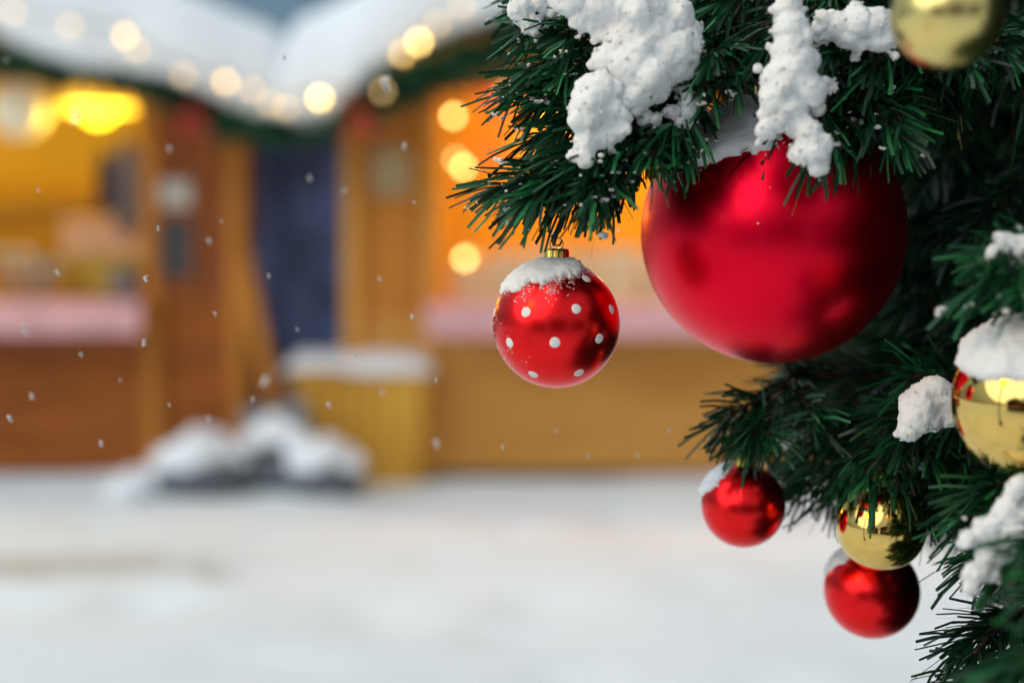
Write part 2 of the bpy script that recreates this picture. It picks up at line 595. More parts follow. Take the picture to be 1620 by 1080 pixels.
class Needles:
    """strip needles and their woody stems, collected into one mesh"""

    def __init__(self):
        self.V, self.Q, self.T, self.MI = [], [], [], []
        self.n = 0
        self.mid = []

    def stem(self, pts, r0, r1, sides=6):
        mb = MB()
        k = len(pts)
        mb.tube([Vector(p) for p in pts], [r0 + (r1 - r0) * i / (k - 1) for i in range(k)], sides, cap=False)
        v = np.array(mb.v, float)
        q = np.array(mb.f, int) + self.n
        self.V.append(v)
        self.Q.append(q)
        self.T.append(np.zeros(len(v)))
        self.MI.append(np.ones(len(q), int))
        self.n += len(v)

    def needles(self, pts, count, L=.036, w=.0026, t0=0.0, grav=.12, spread=(32, 74), tint=(0, 1), fwd=.55):
        pts = np.array(pts, float)
        k = len(pts)
        t = t0 + (1 - t0) * rng.random(count) ** .85
        f = t * (k - 1)
        i = np.minimum(f.astype(int), k - 2)
        a = (f - i)[:, None]
        base = pts[i] * (1 - a) + pts[i + 1] * a
        T = unit(pts[i + 1] - pts[i])
        ref = np.where(np.abs(T[:, 2:3]) < .9, np.array([[0, 0, 1.]]), np.array([[1., 0, 0]]))
        A = unit(np.cross(T, ref))
        B = np.cross(T, A)
        ang = np.radians(rng.uniform(spread[0], spread[1], count)) * (1 - fwd * t ** 5)
        ph = rng.uniform(0, 2 * np.pi, count)
        rad = A * np.cos(ph)[:, None] + B * np.sin(ph)[:, None]
        D = unit(T * np.cos(ang)[:, None] + rad * np.sin(ang)[:, None] + np.array([0, 0, -grav]) * rng.random((count, 1)))
        ln = (L * rng.uniform(.5, 1.25, count))[:, None]
        D2 = unit(D + T * rng.uniform(-.1, .5, (count, 1)) + rng.normal(0, .11, (count, 3)) + np.array([0, 0, -grav * .8]))
        D3 = unit(D2 + T * rng.uniform(-.1, .3, (count, 1)) + rng.normal(0, .11, (count, 3)) + np.array([0, 0, -grav * .8]))
        p1 = base + D * ln * .36
        p2 = p1 + D2 * ln * .34
        p3 = p2 + D3 * ln * .30
        W = unit(np.cross(D2, rng.normal(0, 1, (count, 3)))) * (w * rng.uniform(.7, 1.15, (count, 1))) / 2
        V = np.stack([base - W * .6, base + W * .6, p1 - W, p1 + W, p2 - W, p2 + W, p3 - W * .85, p3 + W * .85], 1).reshape(-1, 3)
        o = self.n + np.arange(count)[:, None] * 8
        Q = np.concatenate([o + np.array([[0, 1, 3, 2]]), o + np.array([[2, 3, 5, 4]]), o + np.array([[4, 5, 7, 6]])])
        self.V.append(V)
        self.Q.append(Q)
        u = rng.random(count)
        tt = tint[0] + (tint[1] - tint[0]) * np.where(u < .7, u * .5, .35 + (u - .7) / .3 * .65)
        self.T.append(np.repeat(tt, 8))
        self.MI.append(np.zeros(len(Q), int))
        self.n += len(V)
        self.mid.append(np.stack([p1, p2, p3], 1))

    def mesh(self, name, off=(0, 0, 0), mats=None):
        V = np.concatenate(self.V) - np.array(off)
        Q = np.concatenate(self.Q).astype(np.int32)
        me = bpy.data.meshes.new(name)
        me.vertices.add(len(V))
        me.vertices.foreach_set('co', V.ravel())
        me.loops.add(Q.size)
        me.loops.foreach_set('vertex_index', Q.ravel())
        me.polygons.add(len(Q))
        me.polygons.foreach_set('loop_start', np.arange(0, Q.size, 4, dtype=np.int32))
        me.polygons.foreach_set('loop_total', np.full(len(Q), 4, np.int32))
        for mm in (mats or (M['needle'], M['bark'])):
            me.materials.append(mm)
        me.polygons.foreach_set('material_index', np.concatenate(self.MI).astype(np.int32))
        at = me.attributes.new('tint', 'FLOAT', 'POINT')
        at.data.foreach_set('value', np.concatenate(self.T).astype(np.float32))
        me.update(calc_edges=True)
        me.validate()
        return me


def curve_pts(p0, p1, sag, n=10, side=None):
    p0, p1 = np.array(p0, float), np.array(p1, float)
    c = (p0 + p1) / 2 + np.array([0, 0, sag])
    if side is not None:
        c = c + np.array(side)
    t = np.linspace(0, 1, n)[:, None]
    return (1 - t) ** 2 * p0 + 2 * t * (1 - t) * c + t ** 2 * p1


TRUNK = Vector((1.12, 0.98, 0))
crumb_sites = []


def spray(nd, p0, p1, L=.036, dens=20, w=.0026, twigs=3, sag=.012, tint=(0, 1), grav=.12, limb=True, r=.0022, crumbs=False, spread=(32, 74)):
    p0, p1 = np.array(p0, float), np.array(p1, float)
    ln = np.linalg.norm(p1 - p0)
    pts = curve_pts(p0, p1, sag)
    nd.stem(pts, r, r * .5)
    i0 = len(nd.mid)
    nd.needles(pts, int(ln * 100 * dens), L, w, 0, grav, spread, tint)
    T = (p1 - p0) / ln
    for k in range(twigs):
        t = .12 + .6 * (k + rnd.random() * .7) / max(1, twigs)
        q = pts[int(t * 9)]
        s = np.cross(T, [0, 0, 1.])
        s = s / max(np.linalg.norm(s), 1e-6) * (1 if k % 2 else -1)
        d = T + s * rnd.uniform(.35, .8) + np.array([0, 0, rnd.uniform(-.35, .2)])
        d /= np.linalg.norm(d)
        l2 = ln * (1 - t) * rnd.uniform(.75, 1.0) + .012
        tp = curve_pts(q, q + d * l2, sag * .4, 8)
        nd.stem(tp, r * .7, r * .4)
        nd.needles(tp, int(l2 * 100 * dens), L * .95, w, 0, grav, spread, tint)
    if crumbs:
        for mids in nd.mid[i0:]:
            crumb_sites.append(mids)
    if limb:
        tz = max(.25, p0[2] - .12)
        q0 = np.array([TRUNK.x, TRUNK.y, tz])
        q = proj(p0)
        if q and q[0] < 1450 and q[1] < 260:                   # limbs of the upper sprays arch over the big bauble
            wp = np.array(P(1190 + (q[0] - 1100) * .3, -60 - rnd.random() * 60, 1.10))
            a = curve_pts(p0, wp, .035, 8)
            nd.stem(a, r, r * 1.5)
            nd.needles(a, int(np.linalg.norm(wp - p0) * 100 * 5), L, w, .25, .1, (30, 70), (0, .5))
            p0 = wp
            q0[2] = max(q0[2], wp[2] - .1)
        lp = curve_pts(q0, p0, .05, 9)
        nd.stem(lp, .006, r)
        nd.needles(lp, int(np.linalg.norm(p0 - q0) * 100 * 7), L, w, .3, .15, (40, 80), (0, .55))


tree = thing('fir_tree', 'snowy green artificial fir tree hung with red and gold baubles', 'fir tree', TRUNK)
mb = MB()
tp = [(TRUNK.x + .006 * math.sin(z * 5), TRUNK.y + .006 * math.cos(z * 4), z) for z in np.linspace(-.05, 3.35, 16)]
mb.tube(tp, list(np.linspace(.05, .008, 16)), 12)
trunk_o = mb.build('trunk', M['bark'], tree, TRUNK)

# the branches the photograph shows: tip (px, py, depth), base (px, py, depth), options
BR = [
    # upper left spray
    ((845, 38, .92), (1010, -10, .97), dict(crumbs=True)),
    ((850, 5, .95), (1000, -70, 1.0), dict()),
    ((830, 112, .90), (1020, 80, .96), dict(crumbs=True, tint=(.2, 1))),
    ((850, 165, .90), (1030, 110, .96), dict(crumbs=True)),
    ((880, 215, .89), (1050, 130, .96), dict()),
    ((900, 60, .88), (1090, 20, .95), dict(crumbs=True)),
    ((900, 150, .93), (1090, 110, 1.0), dict()),
    ((835, 318, .875), (1010, 235, .93), dict(crumbs=True, dens=24)),
    ((885, 318, .89), (1040, 215, .95), dict(crumbs=True)),
    ((920, 262, .86), (1060, 180, .93), dict(crumbs=True, tint=(.15, 1))),
    ((962, 300, .90), (1060, 200, .96), dict(crumbs=True)),
    ((1000, 232, .87), (1120, 160, .92), dict(crumbs=True)),
    ((1030, 185, .87), (1150, 110, .92), dict(crumbs=True)),
    ((985, 210, .87), (1130, 130, .92), dict(crumbs=True, twigs=2)),
    ((1060, 150, .88), (1170, 60, .95), dict(crumbs=True, twigs=2)),
    ((1010, 130, .87), (1180, 60, .96), dict()),
    ((1150, 0, .90), (1270, -20, 1.0), dict()),
    ((1200, 0, .98), (1300, 40, 1.05), dict(tint=(0, .5))),
    # dark sprays behind the crown of the big bauble, their shade tinted in
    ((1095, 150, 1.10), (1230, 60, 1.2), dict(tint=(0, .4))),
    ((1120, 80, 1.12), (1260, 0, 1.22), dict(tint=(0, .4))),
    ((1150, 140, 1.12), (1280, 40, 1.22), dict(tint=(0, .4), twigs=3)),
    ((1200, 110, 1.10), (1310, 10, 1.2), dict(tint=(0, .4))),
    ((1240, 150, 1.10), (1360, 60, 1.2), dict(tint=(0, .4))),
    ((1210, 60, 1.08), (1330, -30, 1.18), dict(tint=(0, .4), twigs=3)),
    # the spray that lies over the big bauble
    ((1285, 255, .855), (1340, 90, .93), dict(crumbs=True)),
    ((1285, 105, .87), (1335, 50, .94), dict(twigs=0)),
    ((1325, 245, .865), (1400, 130, .95), dict(crumbs=True)),
    ((1220, 60, .88), (1320, -50, .96), dict()),
    ((1320, 80, .86), (1480, 60, .95), dict(crumbs=True)),
    ((1375, 110, .86), (1530, 70, .95), dict(sag=.02)),
    ((1440, 130, .90), (1560, 60, .98), dict(sag=.02)),
    ((1500, 170, .93), (1600, 40, 1.05), dict(sag=.02, tint=(0, .5))),
    ((1370, 150, .92), (1500, 90, 1.0), dict(tint=(0, .6))),
    # below the big bauble
    ((1235, 670, 1.20), (1290, 520, 1.24), dict(tint=(0, .7), spread=(20, 50))),
    ((1260, 625, 1.26), (1300, 520, 1.30), dict(tint=(0, .5))),
    ((1220, 742, 1.12), (1280, 570, 1.18), dict(tint=(0, .8), spread=(18, 45))),
    ((1172, 700, .985), (1215, 670, 1.03), dict(twigs=1, tint=(.3, 1), sag=.004)),
    ((1188, 692, .98), (1260, 590, 1.05), dict(twigs=2, tint=(0, .8))),
    ((1275, 752, 1.05), (1440, 610, 1.08), dict(tint=(.1, .9))),
    ((1320, 748, 1.01), (1440, 640, 1.06), dict(tint=(.1, .9))),
    ((1290, 670, 1.24), (1400, 560, 1.3), dict(tint=(0, .5))),
    ((1310, 660, 1.26), (1450, 540, 1.3), dict(tint=(0, .5))),
    ((1400, 740, .99), (1530, 600, 1.06), dict(tint=(0, .8))),
    ((1372, 742, .985), (1470, 640, 1.02), dict(tint=(.1, 1), twigs=2)),
    ((1368, 760, .945), (1425, 650, 1.0), dict(tint=(.1, 1), twigs=1)),
    ((1432, 768, .965), (1500, 650, 1.03), dict(tint=(0, .8), twigs=1)),
    ((1310, 795, 1.04), (1400, 690, 1.10), dict(tint=(0, .8))),
    ((1255, 735, 1.06), (1370, 610, 1.14), dict(tint=(0, .7))),
    ((1460, 810, 1.0), (1570, 680, 1.08), dict(tint=(0, .7))),
    ((1435, 600, .94), (1560, 640, 1.0), dict(tint=(.2, 1), twigs=0, dens=9, sag=.02)),
    ((1430, 690, .94), (1570, 610, 1.0), dict(tint=(0, .8))),
    ((1490, 735, .98), (1620, 620, 1.02), dict(tint=(0, .8))),
    ((1550, 770, .98), (1660, 640, 1.04), dict(tint=(0, .6))),
    ((1440, 480, 1.1), (1580, 360, 1.2), dict(tint=(0, .5))),
    ((1420, 400, 1.12), (1600, 280, 1.22), dict(tint=(0, .45))),
    ((1450, 300, 1.1), (1620, 160, 1.2), dict(tint=(0, .45))),
    ((1530, 380, 1.0), (1680, 240, 1.1), dict(tint=(0, .5))),
    ((1540, 520, 1.0), (1690, 380, 1.1), dict(tint=(0, .5))),
    # right edge, closer to the lens
    ((1620, 455, .76), (1700, 420, .84), dict(tint=(.3, 1), crumbs=True)),
    ((1610, 415, .77), (1700, 400, .85), dict(tint=(.2, 1))),
    ((1590, 835, .82), (1690, 740, .90), dict(crumbs=True)),
    ((1600, 890, .84), (1700, 790, .92), dict(crumbs=True)),
    ((1630, 850, .80), (1740, 700, .88), dict()),
    ((1540, 1035, .86), (1640, 960, .92), dict(tint=(0, .3), dens=15, w=.0022, twigs=2, spread=(20, 60))),
    ((1570, 1088, .86), (1660, 1010, .92), dict(tint=(0, .4), dens=15, twigs=2)),
    ((1715, 970, .68), (1800, 890, .74), dict(tint=(.1, .9), dens=14)),
    ((1700, 1070, .66), (1820, 960, .72), dict(tint=(.1, .9), dens=14)),
    ((1725, 930, .72), (1820, 830, .80), dict(tint=(.2, 1))),
    ((1690, 1120, .68), (1790, 1050, .74), dict(tint=(.2, 1))),
]
KNOWN_BRANCH = []
for tip, bs_, kw in BR:
    nd = Needles()
    spray(nd, P(*bs_), P(*tip), **{**dict(dens=10 if tip[0] < 1120 else 11, twigs=2, w=.0023, L=.037, spread=(20, 60), r=.0028), **kw})
    KNOWN_BRANCH.append(link('branch', nd.mesh('branch', TRUNK), tree))


def left_edge(py):
    """how far left the crown reaches in the picture"""
    tab = [(-400, 1000), (-60, 900), (90, 930), (200, 1010), (320, 1120), (470, 1200), (600, 1215), (700, 1270), (780, 1400), (830, 1480),
           (900, 1590), (1080, 1630), (1500, 1680)]
    for (a, xa), (b, xb) in zip(tab, tab[1:]):
        if a <= py <= b:
            return xa + (xb - xa) * (py - a) / (b - a)
    return 1700


def allowed(p):
    q = proj(p)
    if q is None:
        return True
    px, py, d = q
    if px > 1720 or py < -150 or py > 1250:
        return px > 700 and (px > left_edge(py) + 60 or py < -300)
    return px > left_edge(py) + 45 and d > (1.25 if 480 < py < 800 and px < 1450 else 1.13)


# everything deeper in the crown and round its other sides, with shade tinted in
def crown_r(z):
    return (1.02 * (1 - ((z - .25) / 3.1)) ** .8 + .04) if z > .6 else 1.0 * (.75 + .25 * z / .6)


nd = Needles()


def inner(base, tip, ln, dens, L, w, tint):
    pts = curve_pts(base, tip, .025, 7)
    nd.stem(pts, .004, .0018, 4)
    nd.needles(pts, int(ln * 100 * dens), L, w, 0, .2, (32, 75), tint)
    for k in range(3):
        q = pts[1 + k]
        d = (tip - base).normalized() + Vector((rnd.uniform(-.8, .8), rnd.uniform(-.8, .8), rnd.uniform(-.6, .2)))
        tp = curve_pts(q, Vector(q) + d.normalized() * ln * .6, .01, 6)
        nd.stem(tp, .002, .001, 4)
        nd.needles(tp, int(ln * 60 * dens), L, w, 0, .2, (32, 75), tint)


made = 0
for zone, want in (('view', 250), ('deep', 230), ('round', 620)):
    got = tries = 0
    while got < want and tries < 12000:
        tries += 1
        if zone in ('view', 'deep'):                           # what the photograph looks into
            tip = P(rnd.uniform(1000, 1760), rnd.uniform(-160, 1000), rnd.uniform(1.15, 1.75)) if zone == 'view' else \
                P(rnd.uniform(1330, 1720), rnd.uniform(-60, 560), rnd.uniform(1.2, 1.7))
            v = Vector((tip.x - TRUNK.x, tip.y - TRUNK.y, 0))
            if (zone == 'view' and v.length > crown_r(tip.z)) or v.length > 1.25 or tip.z < .3:
                continue
            ln = rnd.uniform(.13, .22)
            base = tip - v.normalized() * ln + Vector((rnd.uniform(-.06, .06), rnd.uniform(-.06, .06), rnd.uniform(.0, .1)))
        else:
            z = rnd.uniform(.28, 3.2)
            a = rnd.uniform(0, 2 * math.pi)
            rr = crown_r(z) * rnd.uniform(.55, 1.0)
            ln = min(rr * .8, rnd.uniform(.2, .34))
            tip = TRUNK + Vector((math.cos(a) * rr, math.sin(a) * rr, z - rnd.uniform(.0, .12)))
            a += rnd.uniform(-.2, .2)
            base = TRUNK + Vector((math.cos(a) * (rr - ln), math.sin(a) * (rr - ln), z))
        if not all(allowed(base.lerp(tip, t)) for t in (0, .5, 1)):
            continue
        got += 1
        if zone != 'round':
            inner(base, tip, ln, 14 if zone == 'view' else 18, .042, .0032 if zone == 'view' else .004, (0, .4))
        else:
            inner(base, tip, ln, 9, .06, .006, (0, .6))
    made += got
# a core of short dense sprays close to the trunk, tinted darkest for shade
for k in range(200):
    z = .3 + 2.7 * k / 200
    a = k * 2.4
    q = min(.5, crown_r(z) * .6)
    base = TRUNK + Vector((math.cos(a) * .03, math.sin(a) * .03, z))
    tip = TRUNK + Vector((math.cos(a) * q, math.sin(a) * q, z - .04))
    if not all(allowed(base.lerp(tip, t)) for t in (0, .5, 1)):
        continue
    pts = curve_pts(base, tip, .02, 7)
    nd.stem(pts, .007, .002, 4)
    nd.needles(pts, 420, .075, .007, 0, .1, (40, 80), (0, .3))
o = link('inner_branches', nd.mesh('inner_branches', TRUNK), tree)
tag(o, kind='stuff')
print('sprays', made, 'verts', nd.n)


# ------------------------------------------------------------------ snow
def remeshed(mb, voxel):
    o = mb.build('tmp', [])
    md = o.modifiers.new('r', 'REMESH')
    md.mode = 'VOXEL'
    md.voxel_size = voxel
    sm = o.modifiers.new('s', 'SMOOTH')
    sm.iterations = 6
    sm.factor = .5
    dg = bpy.context.evaluated_depsgraph_get()
    me = bpy.data.meshes.new_from_object(o.evaluated_get(dg))
    old = o.data
    bpy.data.objects.remove(o)
    bpy.data.meshes.remove(old)
    return me


def roughen(me, amps, seed=0):
    n = len(me.vertices)
    co = np.empty(n * 3)
    me.vertices.foreach_get('co', co)
    no = np.empty(n * 3, np.float32)
    me.vertex_normals.foreach_get('vector', no)
    co = co.reshape(-1, 3)
    no = no.reshape(-1, 3)
    out = co.copy()
    for i in range(n):
        c = co[i]
        d = 0
        for f, a in amps:
            d += a * noise.noise(Vector((c[0] * f + seed, c[1] * f, c[2] * f)))
        out[i] += no[i] * d
    me.vertices.foreach_set('co', out.ravel())
    me.polygons.foreach_set('use_smooth', np.ones(len(me.polygons), bool))
    me.update()


def snow_clump(label, blobs, d, seed, voxel=.0012, extra=2, thick=1.0, grow=1.0):
    mb = MB()
    r = random.Random(seed)
    cs = []
    for b in blobs:
        px, py, rp = b[:3]
        dd = b[3] if len(b) > 3 else d
        c = P(px, py, dd)
        rr = rp / FPX * dd * grow
        cs.append(c)
        mb.ico(c, rr, 2, .06, (1, thick, .95))
        for k in range(extra):                                 # smaller lumps round the edge
            v = Vector((r.gauss(0, 1), r.gauss(0, .7), r.gauss(0, 1))).normalized()
            mb.ico(c + v * rr * .82, rr * r.uniform(.35, .6), 2, .1)
    for k in range(int((2.2 if len(blobs) > 10 else .7) * len(blobs))):                     # crumbs that have come loose round it
        b = r.choice(blobs)
        c = P(b[0], b[1], d)
        v = Vector((r.gauss(0, 1), r.gauss(0, .5), r.gauss(0, 1) - .2)).normalized()
        mb.ico(c + v * b[2] / FPX * d * r.uniform(1.05, 1.5) + Vector((0, .004, 0)), r.uniform(.0016, .0042), 2, .15, (r.uniform(.8, 1.5), 1, r.uniform(.7, 1.1)))
    cen = sum(cs, Vector()) / len(cs)
    me = remeshed(mb, voxel)
    roughen(me, [(45, .0045), (120, .0010), (300, .0010), (900, .0008)], seed)
    bits = MB()
    nv = len(me.vertices)
    for k in range(max(40, nv // 55)):                          # loose grains clinging to the surface
        v = me.vertices[r.randrange(nv)]
        q = r.choice((.0004, .0005, .0006, .0008, .0012))
        bits.ico(v.co + v.normal * q * .35, q, 1, .3, (r.uniform(.8, 1.4), r.uniform(.8, 1.4), r.uniform(.8, 1.2)))
    bm = bmesh.new()
    bm.from_mesh(me)
    m2 = bpy.data.meshes.new('bits')
    m2.from_pydata(bits.v, [], bits.f)
    m2.polygons.foreach_set('use_smooth', [True] * len(m2.polygons))
    bm.from_mesh(m2)
    bm.to_mesh(me)
    bm.free()
    bpy.data.meshes.remove(m2)
    me.transform(Matrix.Translation(-cen))
    me.materials.append(M['snow'])
    o = link('snow_clump', me)
    o.location = cen
    return tag(o, label, 'snow clump', 'snow clumps on the fir branches')


snow_clump('largest lumpy snow clump, heaped on the top branches left of the big red bauble',
           [(905, -5, 34), (960, 5, 46), (1010, 15, 58), (1065, 25, 36), (1000, 62, 50), (1055, 85, 46), (1005, 105, 50), (1075, 108, 28),
            (965, 95, 26), (1010, 140, 34), (1040, 130, 36), (955, 28, 26), (940, 60, 10), (925, 30, 24), (1085, 60, 24), (1030, 50, 50), (1090, 100, 18)], .852, 1, grow=1.0)
snow_clump('oval snow clump just below the largest clump, left of the big red bauble',
           [(945, 150, 34), (938, 185, 33), (975, 175, 26), (930, 222, 22), (985, 205, 14), (925, 245, 14), (960, 215, 20)], .848, 2, grow=1.04)
snow_clump('small snow clump at the leftmost upper branch tip, against the pinkish gable',
           [(825, 12, 24), (855, 5, 22), (880, 12, 16), (842, 35, 16), (850, 50, 8), (812, 20, 12)], .90, 3)
snow_clump('long snow clump winding down the spray that hangs over the big red bauble',
           [(1245, 10, 20), (1252, 45, 30), (1262, 62, 26), (1262, 100, 36), (1240, 125, 34), (1275, 140, 28), (1225, 155, 26), (1250, 170, 24),
            (1232, 195, 17), (1213, 205, 18), (1265, 190, 15), (1280, 212, 26), (1290, 235, 26), (1268, 238, 20), (1302, 228, 20),
            (1300, 255, 9), (1250, 80, 30), (1240, 150, 26)], .822, 4, grow=1.0)
snow_clump('flat snow clump beside the satin gold bauble on the upper branch',
           [(1318, 38, 28), (1355, 38, 30), (1385, 40, 28), (1405, 52, 22), (1300, 55, 18), (1340, 60, 22), (1385, 70, 18), (1360, 75, 14),
            (1415, 90, 9)], .845, 5, grow=1.06)
snow_clump('snow clump on the branch just left of the mirror gold bauble',
           [(1482, 620, 24), (1465, 635, 26), (1498, 632, 22), (1450, 660, 22), (1437, 680, 15), (1470, 658, 18), (1505, 655, 14)], .90, 6, grow=1.22)
snow_clump('snow clump at the right edge above the mirror gold bauble, on bright green needles',
           [(1598, 392, 26), (1578, 400, 16), (1622, 388, 26), (1610, 408, 18), (1565, 412, 10)], .775, 7)
snow_clump('patchy snow clump low at the right edge, below the mirror gold bauble',
           [(1612, 775, 24), (1590, 805, 26), (1560, 835, 24), (1535, 850, 16), (1600, 840, 22), (1570, 870, 24), (1550, 905, 22), (1540, 930, 14),
            (1605, 880, 16), (1575, 910, 14), (1625, 810, 18)], .775, 8)
snow_clump('small snow clump deep in the needles above the small mirror gold bauble',
           [(1245, 700, 14), (1258, 690, 13), (1238, 690, 9), (1275, 690, 8)], 1.03, 9, extra=2)
snow_clump('tiny oval snow clump between the two mirror gold baubles',
           [(1442, 733, 9), (1455, 735, 9), (1430, 729, 7)], .97, 10, extra=2)
snow_clump('small oval snow clump lying on single needles right of the long winding clump',
           [(1308, 143, 9), (1318, 139, 9), (1300, 147, 6)], .84, 12, extra=1)
snow_clump('thin snow clump between twigs at the upper left edge of the big red bauble',
           [(1085, 140, 12), (1090, 160, 12), (1088, 178, 9), (1060, 175, 12), (1035, 190, 12), (1075, 195, 8)], .86, 13, extra=2)

# crumbs of snow caught on the needles
mb = MB()
sites = np.concatenate([s.reshape(-1, 3) for s in crumb_sites])
pick = rng.choice(len(sites), 620, replace=False)
for i in pick:
    c = sites[i]
    s = rnd.choice((.0006, .0008, .001, .0013, .0022))
    for k in range(rnd.choice((1, 2, 3, 3))):
        mb.ico(Vector(c) + Vector((rnd.uniform(-1, 1), rnd.uniform(-1, 1), rnd.uniform(-.3, 1))) * s * 1.3, s * rnd.uniform(.6, 1.1), 1, .25,
               (rnd.uniform(.8, 1.6), rnd.uniform(.8, 1.4), .8))
tag(mb.build('snow_crumbs', M['snow']), 'fine crumbs of snow caught on the fir needles', 'snow', kind='stuff')


# ------------------------------------------------------------------ baubles
def snow_patch(c, r, axis, thr, T, width, seed, sub=6, nf=60, na=.12):
    """snow lying on a sphere where the direction is within thr of axis, with a ragged edge"""
    bm = bmesh.new()
    bmesh.ops.create_icosphere(bm, subdivisions=sub, radius=1)
    axis = Vector(axis).normalized()
    keep = {}
    for v in bm.verts:
        n = v.co.normalized()
        q = n.dot(axis) + na * noise.noise(n * 4 + Vector((seed, 0, 0))) + na * .6 * noise.noise(n * 13 + Vector((seed, 3, 0))) \
            + na * .4 * noise.noise(n * 34 + Vector((seed, 7, 0)))
        u = max(0, min(1, (q - thr) / width))
        t = T * math.sqrt(u * (2 - u)) * (1 + .3 * noise.noise(n * 7 + Vector((seed, 1, 1))) + .22 * noise.noise(n * 19) + .16 * noise.noise(n * 50) + .13 * noise.noise(n * 110)) if u > 0 else 0
        keep[v] = u > 0
        v.co = n * (r + t if u > 0 else r - .0006)
    bmesh.ops.delete(bm, geom=[f for f in bm.faces if not any(keep[v] for v in f.verts)], context='FACES')
    bmesh.ops.delete(bm, geom=[v for v in bm.verts if not v.link_faces], context='VERTS')
    bm.verts.index_update()
    mb = MB()
    mb.add([c + v.co for v in bm.verts], [[v.index for v in f.verts] for f in bm.faces], 0, True)
    bm.free()
    return mb


def granules(mb, c, r, axis, lo, hi, count, size, seed):
    rr = random.Random(seed)
    axis = Vector(axis).normalized()
    k = 0
    while k < count:
        n = Vector((rr.gauss(0, 1), rr.gauss(0, 1), rr.gauss(0, 1))).normalized()
        q = n.dot(axis) + .16 * noise.noise(n * 5 + Vector((seed, 0, 0)))
        if q < lo or rr.random() > ((q - lo) / (hi - lo)) ** 1.4 or q > hi + .1:
            continue
        k += 1
        s = size * rr.uniform(.5, 1.3)
        mb.ico(c + n * (r + s * .25), s, 1, .3, (rr.uniform(.7, 1.5), rr.uniform(.7, 1.5), rr.uniform(.7, 1.3)))


def bauble(label, px, py, rp, d, mat, dots=None, snow=None, hook_to=None, cap=True):
    c = P(px, py, d)
    r = rp / FPX * d
    base = c - Vector((0, 0, r))
    root = thing('bauble', label, 'bauble', base, 0, 'baubles hanging on the fir tree')
    mb = MB()
    prof = []
    for i in range(65):
        a = -math.pi / 2 + math.pi * i / 64
        prof.append((max(1e-5, r * math.cos(a)), r * math.sin(a)))
    mb.lathe(prof, c, 96)
    mats = [mat]
    to = (CAM - c).normalized()
    rt = Vector((0, 0, 1)).cross(to).normalized()
    up = to.cross(rt)
    if dots:
        mats.append(M['dot'])
        ns = []
        for x, y in dots:
            dx, dy = (x - px) / (rp + 1.5), (py - y) / (rp + 1.5)
            dz = math.sqrt(max(.0, 1 - dx * dx - dy * dy))
            ns.append((rt * dx + up * dy + to * dz).normalized())
        for n in list(ns):                                     # the same pattern goes round the back
            ns.append(Vector((-n.x, -n.y, n.z)))
        for n in ns:
            a = n.cross(Vector((.3, .2, 1))).normalized()
            b = n.cross(a)
            rd = r * .082 * rnd.uniform(.93, 1.05)
            v = [c + n * r * 1.0075]
            for q, (f1, h) in enumerate(((.7, 1.0068), (.93, 1.0048), (1.0, .998))):
                for k in range(20):
                    w = 2 * math.pi * k / 20
                    dv = (n * r + (a * math.cos(w) + b * math.sin(w)) * rd * f1 * (1 + .03 * math.sin(3 * w + rd * 9e4))).normalized()
                    v.append(c + dv * r * h)
            f = [(0, 1 + k, 1 + (k + 1) % 20) for k in range(20)]
            for q in range(2):
                f += [(1 + q * 20 + k, 21 + q * 20 + k, 21 + q * 20 + (k + 1) % 20, 1 + q * 20 + (k + 1) % 20) for k in range(20)]
            mb.add(v, f, 1, True)
    mb.build('ball', mats, root, base)
    if cap:
        s = max(r, .03) / .04 * (1 if r < .06 else .7)
        cr, ch = .0078 * s, .0085 * s
        top = c + Vector((0, 0, r - .0012 * s))
        mb = MB()
        mb.lathe([(cr * 1.12, -.001 * s), (cr * 1.08, .001 * s), (cr, .0022 * s), (cr, ch * .85), (cr * .92, ch), (cr * .3, ch * 1.06), (1e-5, ch * 1.07)], top, 36, rib=.035)
        cp = mb.build('cap', M['gold_cap'], root, base)
        mb = MB()
        lr = .0042 * s
        lc = top + Vector((0, 0, ch + lr * .7))
        mb.tube([lc + Vector((math.cos(w) * lr, 0, math.sin(w) * lr)) for w in np.linspace(0, 2 * math.pi, 21)], .0005 * s, 6, cap=False)
        mb.build('loop', M['gold_cap'], cp, base)
        if hook_to is not None:
            h = P(*hook_to)
            mb = MB()
            q = lc + Vector((0, 0, lr * .8))
            pts = [q + Vector((.0035, 0, -.001)), q + Vector((.002, 0, -.004)), q + Vector((-.002, 0, -.004)), q + Vector((-.003, 0, .002))]
            for t in np.linspace(.15, 1, 8):
                pts.append(q.lerp(h, t) + Vector((.003 * math.sin(t * 3.1), 0, 0)))
            mb.tube(pts, .0007, 6)
            mb.build('hook', M['wire'], cp, base)
    if snow:
        mb = None
        for (axis, thr, T, width, seed) in snow.get('patch', []):
            p = snow_patch(c, r, axis, thr, T, width, seed, sub=snow.get('sub', 6), na=snow.get('na', .12))
            if mb is None:
                mb = p
            else:
                mb.add(p.v, p.f, 0, True)
        mb = mb or MB()
        for (axis, lo, hi, cnt, size, seed) in snow.get('gran', []):
            granules(mb, c, r, axis, lo, hi, cnt, size, seed)
        mb.build('snow_cap', M['snow'], root, base)
    return root


